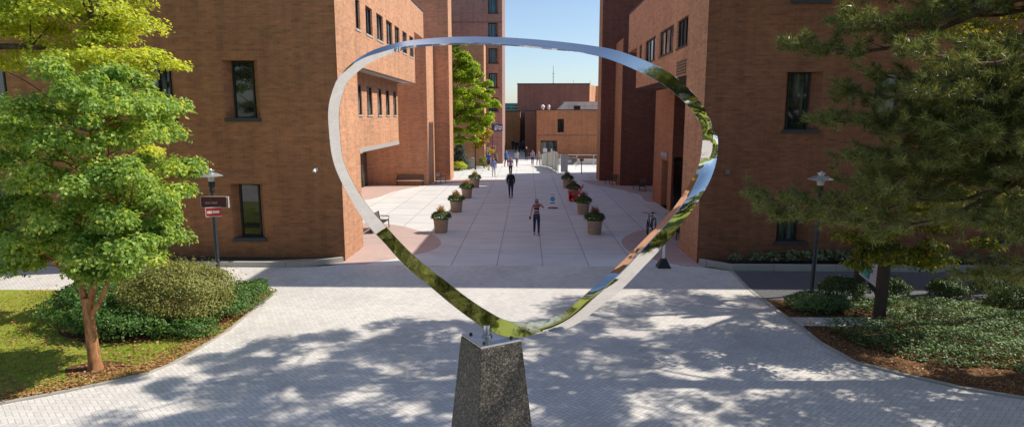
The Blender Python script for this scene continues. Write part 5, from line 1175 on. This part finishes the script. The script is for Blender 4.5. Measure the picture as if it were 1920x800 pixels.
def lit3(n):
    x = rng.uniform(7.9, 18, n); y = rng.uniform(11.5, 20, n); lo = np.interp(x, [7.9, 8.8, 10.6, 14, 18], [15.2, 14.3, 13.1, 11.7, 10.3]); up_ = np.interp(x, [8, 8.6, 9.6, 11, 13, 18], [19.5, 16.8, 15.7, 15.2, 15, 14.8]); ok = (y > lo) & (y < up_); return x[ok], y[ok]
litter('bed_leaves', 'brown leaves and chips on the open mulch of the right bed', lit3, 9000, .06)
def lit4(n): return rng.uniform(-7.5, 7.5, n), rng.uniform(9, 22, n)
litter('paving_leaves', 'a few stray leaves on the plaza paving', lit4, 60, .05)

# -- the pine reaching in from the right
pn = thing('pine_tree', 'long-needled dark green pine reaching in from the right edge', 'tree', (11.4, 9.7, 0))
tp_, td_ = [], []; ptr = [([(11.4, 9.7, -.1), (11.4, 9.7, 5), (11.42, 9.75, 8.6), (11.9, 11.5, 11.8), (12.4, 13.4, 16.5)], [.34, .28, .22, .15, .04])]
def pine_branch(tip, tz, n_side=13, dens=1., start=.28, root=None):
    a = Vector(root or (11.4, 9.7, tz)); b = Vector(tip); L = (b - a).length; m = a.lerp(b, .5) + Vector((0, 0, .10 * L - .2)); m2 = a.lerp(b, .82) + Vector((0, 0, -.02 * L))
    P_ = smooth3([a, m, m2, b], 8); ptr.append(([a, m, m2, b], [.075, .05, .028, .012]))
    main = (b - a).normalized()
    n_side = int(n_side * 1.7)
    for i in range(n_side):
        t = start + (1 - start) * (i + random.random() * .6) / n_side; t = min(t, .995); p = P_[min(len(P_) - 1, int(t * (len(P_) - 1)))]
        for sgn in (-1, 1):
            if random.random() < .12: continue
            side = main.cross(Vector((0, 0, 1))).normalized() * sgn; d = (main * random.uniform(.35, .9) + side * random.uniform(.4, 1) + Vector((0, 0, random.uniform(-.15, .45)))).normalized()
            ln = random.uniform(.35, 1.0) * (1.15 - .6 * t); q_ = p + d * ln; ptr.append(([p, p + d * ln * .5 + Vector((0, 0, -.02)), q_], [.011, .008, .005]))
            k = max(2, int(ln / .085 * dens))
            for j in range(k):
                f = .25 + .75 * (j + 1) / k; pos = p + d * ln * f + Vector((random.uniform(-.07, .07), random.uniform(-.07, .07), random.uniform(-.05, .07))); dd_ = (d + Vector((random.uniform(-.6, .6), random.uniform(-.6, .6), random.uniform(-.1, .7)))).normalized(); tp_.append(pos); td_.append(dd_)
    for j in range(5): tp_.append(b + main * .04 * j - main * .12); td_.append((main + Vector((random.uniform(-.3, .3), random.uniform(-.3, .3), random.uniform(0, .4)))).normalized())
for tip, tz, ns, de in (((3.42, 9.45, 4.70), 5.6, 15, 1), ((3.95, 9.9, 4.42), 5.2, 13, 1), ((4.6, 9.0, 4.45), 5.2, 12, 1), ((4.55, 10.0, 5.90), 6.3, 13, 1), ((4.95, 10.3, 6.3), 6.8, 12, 1), ((4.30, 10.5, 7.02), 7.4, 15, 1), ((4.75, 10.0, 7.35), 7.7, 14, 1), ((4.8, 9.4, 5.35), 5.9, 13, 1), ((4.95, 10.9, 7.45), 7.7, 13, 1),
                        ((5.2, 8.9, 6.25), 6.6, 12, 1), ((5.9, 8.7, 5.65), 6.0, 11, 1), ((6.2, 8.6, 4.5), 5.0, 11, 1), ((5.4, 9.4, 4.75), 5.3, 11, 1), ((6.4, 9.0, 3.7), 4.3, 10, .9), ((5.3, 10.6, 7.9), 8.2, 14, 1), ((5.6, 11.0, 8.1), 8.1, 12, 1), ((6.6, 10.9, 7.6), 7.5, 10, 1), ((5.0, 8.6, 6.75), 6.6, 12, 1), ((6.1, 10.5, 5.2), 5.6, 11, .9), ((5.8, 11.2, 6.6), 6.9, 11, .9), ((6.9, 10.6, 4.4), 4.9, 10, .8), ((5.5, 10.4, 5.0), 5.5, 12, 1)):
    pine_branch(tip, tz, ns, de)
for k in range(8):
    pine_branch((random.uniform(4.9, 6.9), random.uniform(8.4, 10.6), random.uniform(4.9, 6.4)), random.uniform(4.6, 8.2), 11, 1, .3)
for k in range(350):        # short inner twigs fill the crown toward the trunk
    x_ = 7.9 - 3.1 * random.random() ** 1.5; tp_.append(Vector((x_, random.uniform(8.5, 10.8), random.uniform(4.6 if x_ < 6.2 else 3.9, 6.6)))); td_.append(Vector((random.uniform(-1, .2), random.uniform(-1, .4), random.uniform(-.4, .8))).normalized())
for k in range(7):
    a = k * 2.4; z = 13.4 + k * .45; r = 2.2 * (1 - (z - 13.2) / 4.5); pine_branch((12.2 + r * math.cos(a), 12.9 + r * math.sin(a), z + .3), z + .1, 7, .5, .3, (12.2, 12.7, z))
for k in range(12):
    a = -1.6 + k * .28; z = 4 + (k % 4) * 1.1; pine_branch((11.4 + 4.4 * math.cos(a), 9.7 + 4.4 * math.sin(a), z + .2), z, 6, .5, .35)
trunk_obj('trunk', ptr, M['bark_pine'], pn)
tp_ = np.array([tuple(p) for p in tp_]); td_ = np.array([tuple(p) for p in td_]); nt = len(tp_); per = 44
print('pine tufts', nt)
P0 = np.repeat(tp_, per, 0); D0 = np.repeat(td_, per, 0); n = len(P0)
dn = norm(D0 * rng.uniform(.25, 1.1, (n, 1)) + rnd_dir(n) * .85); Ln = rng.uniform(.09, .16, n)[:, None]
P0 = P0 + D0 * rng.uniform(-.06, .06, (n, 1)); sv = norm(np.cross(dn, rnd_dir(n))) * .0050
V = np.stack([P0 - sv, P0 + sv, P0 + dn * Ln + np.array([0, 0, -.006])], 1).reshape(-1, 3)
np_mesh('crown', V, np.arange(n * 3).reshape(-1, 3), M['needle'], pn)

# -- turning deciduous tree behind the pine
dt = thing('turning_tree', 'leafy tree turning yellow, seen through the pine on the right', 'tree', (15.2, 18.3, 0))
cen, rad = [], []
blob(8.5, 10.3, 15.4, 17.4, 1.9, 4.7, 40, .30, .46); blob(10.4, 13.2, 16.5, 18.6, 2.2, 4.6, 16, .35, .55); blob(10.2, 13.6, 16.5, 18.5, 3.9, 5.4, 12, .35, .55); blob(10.5, 15, 16.5, 18.8, 6.3, 8.6, 22, .4, .6); blob(11.5, 16.5, 16.5, 20, 2.6, 9, 20, .45, .7)
base = [(14.9, 18.2, 3), (13.4, 17.8, 4.6), (12, 17.4, 4.2), (10.3, 17.2, 3.6), (14.6, 18.2, 6.4), (13, 17.8, 7.2), (11.6, 17.4, 7.0)]
trunk_obj('trunk', [([(15.2, 18.3, -.1), (15.1, 18.3, 2.5), (15, 18.2, 6), (14.8, 18.2, 10)], [.22, .18, .13, .05]), ([(15.1, 18.3, 2.4), (13.4, 17.8, 4.6), (12, 17.4, 4.2), (10.3, 17.2, 3.6), (9.3, 17.1, 3.0)], [.10, .07, .055, .035, .012]), ([(15, 18.2, 5), (14.2, 18, 6.6), (13, 17.8, 7.2), (11.6, 17.4, 7.0)], [.08, .06, .04, .02])] + limbs(base, cen, .022, 2), M['bark'], dt)
foliage('crown', cen, rad, 210, .115, .08, M['leaf_dark'], dt, .45, .55)

# -- tall shade trees standing right of the view; their dappled shade falls across the plaza
def shade_tree(label, loc, cx_, cy_, rx, ry, z0, z1, n, per, s0, s1, seed, mat='leaf_dark', name='oak_tree', L=.2, group=None, cond=None):
    rr = random.Random(seed); T_ = thing(name, label, 'tree', loc, 0, group); cen = []; rad = []
    while len(cen) < n:
        u, v, w_ = rr.uniform(-1, 1), rr.uniform(-1, 1), rr.uniform(-1, 1)
        if u * u + v * v + w_ * w_ > 1: continue
        c = (cx_ + u * rx, cy_ + v * ry, (z0 + z1) / 2 + w_ * (z1 - z0) / 2)
        if cond and not cond(c): continue
        cen.append(c); s = rr.uniform(s0, s1); rad.append((s, s, s * .55))
    zt = (z0 + z1) / 2; b = [(loc[0] + (cx_ - loc[0]) * f, loc[1] + (cy_ - loc[1]) * f, z0 * .6 + (zt - z0 * .6) * f) for f in (0, .35, .7, 1)]; b2 = [(cx_ + rx * .5 * math.cos(a), cy_ + ry * .5 * math.sin(a), zt) for a in (0, 1.57, 3.14, 4.71)]
    trunk_obj('trunk', [([loc, (loc[0], loc[1], z0 * .5), b[2], b[3]], [.34, .27, .2, .1])] + [([b[2], Vector(b[2]).lerp(Vector(q_), .5) + Vector((0, 0, .4)), q_], [.13, .09, .04]) for q_ in b2] + limbs(b[1:] + b2, cen, .045, 2), M['bark'], T_)
    foliage('crown', cen, rad, per, L, L * .62, M[mat], T_, .5, .5); return T_
shade_tree('tall oak standing right of the view, its shade dappling the plaza', (14.8, 15.0, 0), 10.6, 16.6, 6.8, 4.6, 10.6, 16.5, 260, 230, .32, .66, 5, L=.135, cond=lambda c: c[2] > 5.9 + .1825 * c[1] + 1.1)
shade_tree('second oak right of the view beyond the bed, shading the right paving', (19.5, 22.5, 0), 17.0, 21.4, 4.6, 3.2, 11.2, 15.5, 70, 300, .45, .8, 6, L=.135, cond=lambda c: c[2] > 5.9 + .1825 * c[1] + 1.1)
shade_tree('third oak close to the right edge of the plaza, just out of view', (18.5, 14.5, 0), 16.6, 14.6, 4.4, 2.3, 6.0, 11.5, 80, 280, .45, .8, 8, L=.135, cond=lambda c: c[0] > .84 * c[1] + 1.2)
hb = None
for k in range(15):
    x = -21 + k * 2.75; s = .9 + .25 * math.sin(k * 2.3); lab = 'leafy shrub row behind the viewpoint, seen only mirrored in the steel ring'
    if hb is None: hb = shrub('lawn_shrub', lab, (x, -3.3, 0), (1.75, 1.25, 1.15), 9500, .17, .12, M['leaf_mirror'], 'shrubs mirrored in the ring', .2, 60)
    else: dup(hb, (x, -3.3 - .35 * (k % 3), 0), k * 1.7, None, (s, s, s * (1 + .2 * math.cos(k * 3.1))))
# trees behind the viewer, mirrored in the steel ring
tb = None
for k, (x, y, s) in enumerate(((-26, -15, 1.3), (-18.5, -12, 1.35), (-11, -15, 1.2), (-4.5, -11.5, 1.2), (3.5, -14, 1.3), (11, -12, 1.45), (19, -14, 1.5), (28, -15, 1.4))):
    if tb is None:
        tb = shade_tree('leafy lawn tree behind the viewpoint, seen only mirrored in the steel ring', (x, y, 0), x, y, 4, 4, 1.0, 9, 70, 170, .8, 1.3, 90, 'leaf_mirror', 'lawn_tree', .32, 'trees mirrored in the ring')
    else: dup(tb, (x, y, 0), k * 1.3, None, (s, s, s))

# ------------------------------------------------------------------ light, sky, camera
SUN = Vector((16.96, 4.0, 18.3)).normalized()
sun = bpy.data.lights.new('sun', 'SUN'); sun.energy = 5.0; sun.angle = R(.45); sun.color = (1., .925, .81)
so = bpy.data.objects.new('sun', sun); C.objects.link(so); so.rotation_euler = (-SUN).to_track_quat('-Z', 'Y').to_euler(); so.location = (40, 10, 45)
wd = bpy.data.worlds.new('World'); scene.world = wd; wd.use_nodes = True; nt_ = wd.node_tree; nt_.nodes.clear()
sky = nt_.nodes.new('ShaderNodeTexSky'); sky.sky_type = 'NISHITA'; sky.sun_disc = False; sky.sun_elevation = math.asin(SUN.z); sky.sun_rotation = math.atan2(SUN.x, SUN.y)
sky.air_density = 1.0; sky.dust_density = 1.7; sky.ozone_density = 2.0; sky.altitude = 900
bg = nt_.nodes.new('ShaderNodeBackground'); bg.inputs[1].default_value = .16; ow = nt_.nodes.new('ShaderNodeOutputWorld')
nt_.links.new(sky.outputs[0], bg.inputs[0]); nt_.links.new(bg.outputs[0], ow.inputs[0])
cd = bpy.data.cameras.new('camera'); cd.sensor_width = 36; cd.lens = 22.5; cd.shift_y = 18 / 1920; cd.clip_start = .1; cd.clip_end = 3000
co = bpy.data.objects.new('camera', cd); C.objects.link(co); co.location = (0, 0, 5.9)
pitch, yaw = math.atan(199 / 1200), math.atan(29 / 1200)
co.rotation_euler = (R(90) - pitch, 0, yaw); scene.camera = co
scene.view_settings.view_transform = 'Standard'; scene.view_settings.look = 'None'; scene.view_settings.exposure = 0
scene.render.engine = 'CYCLES'; scene.cycles.max_bounces = 8; scene.cycles.glossy_bounces = 5
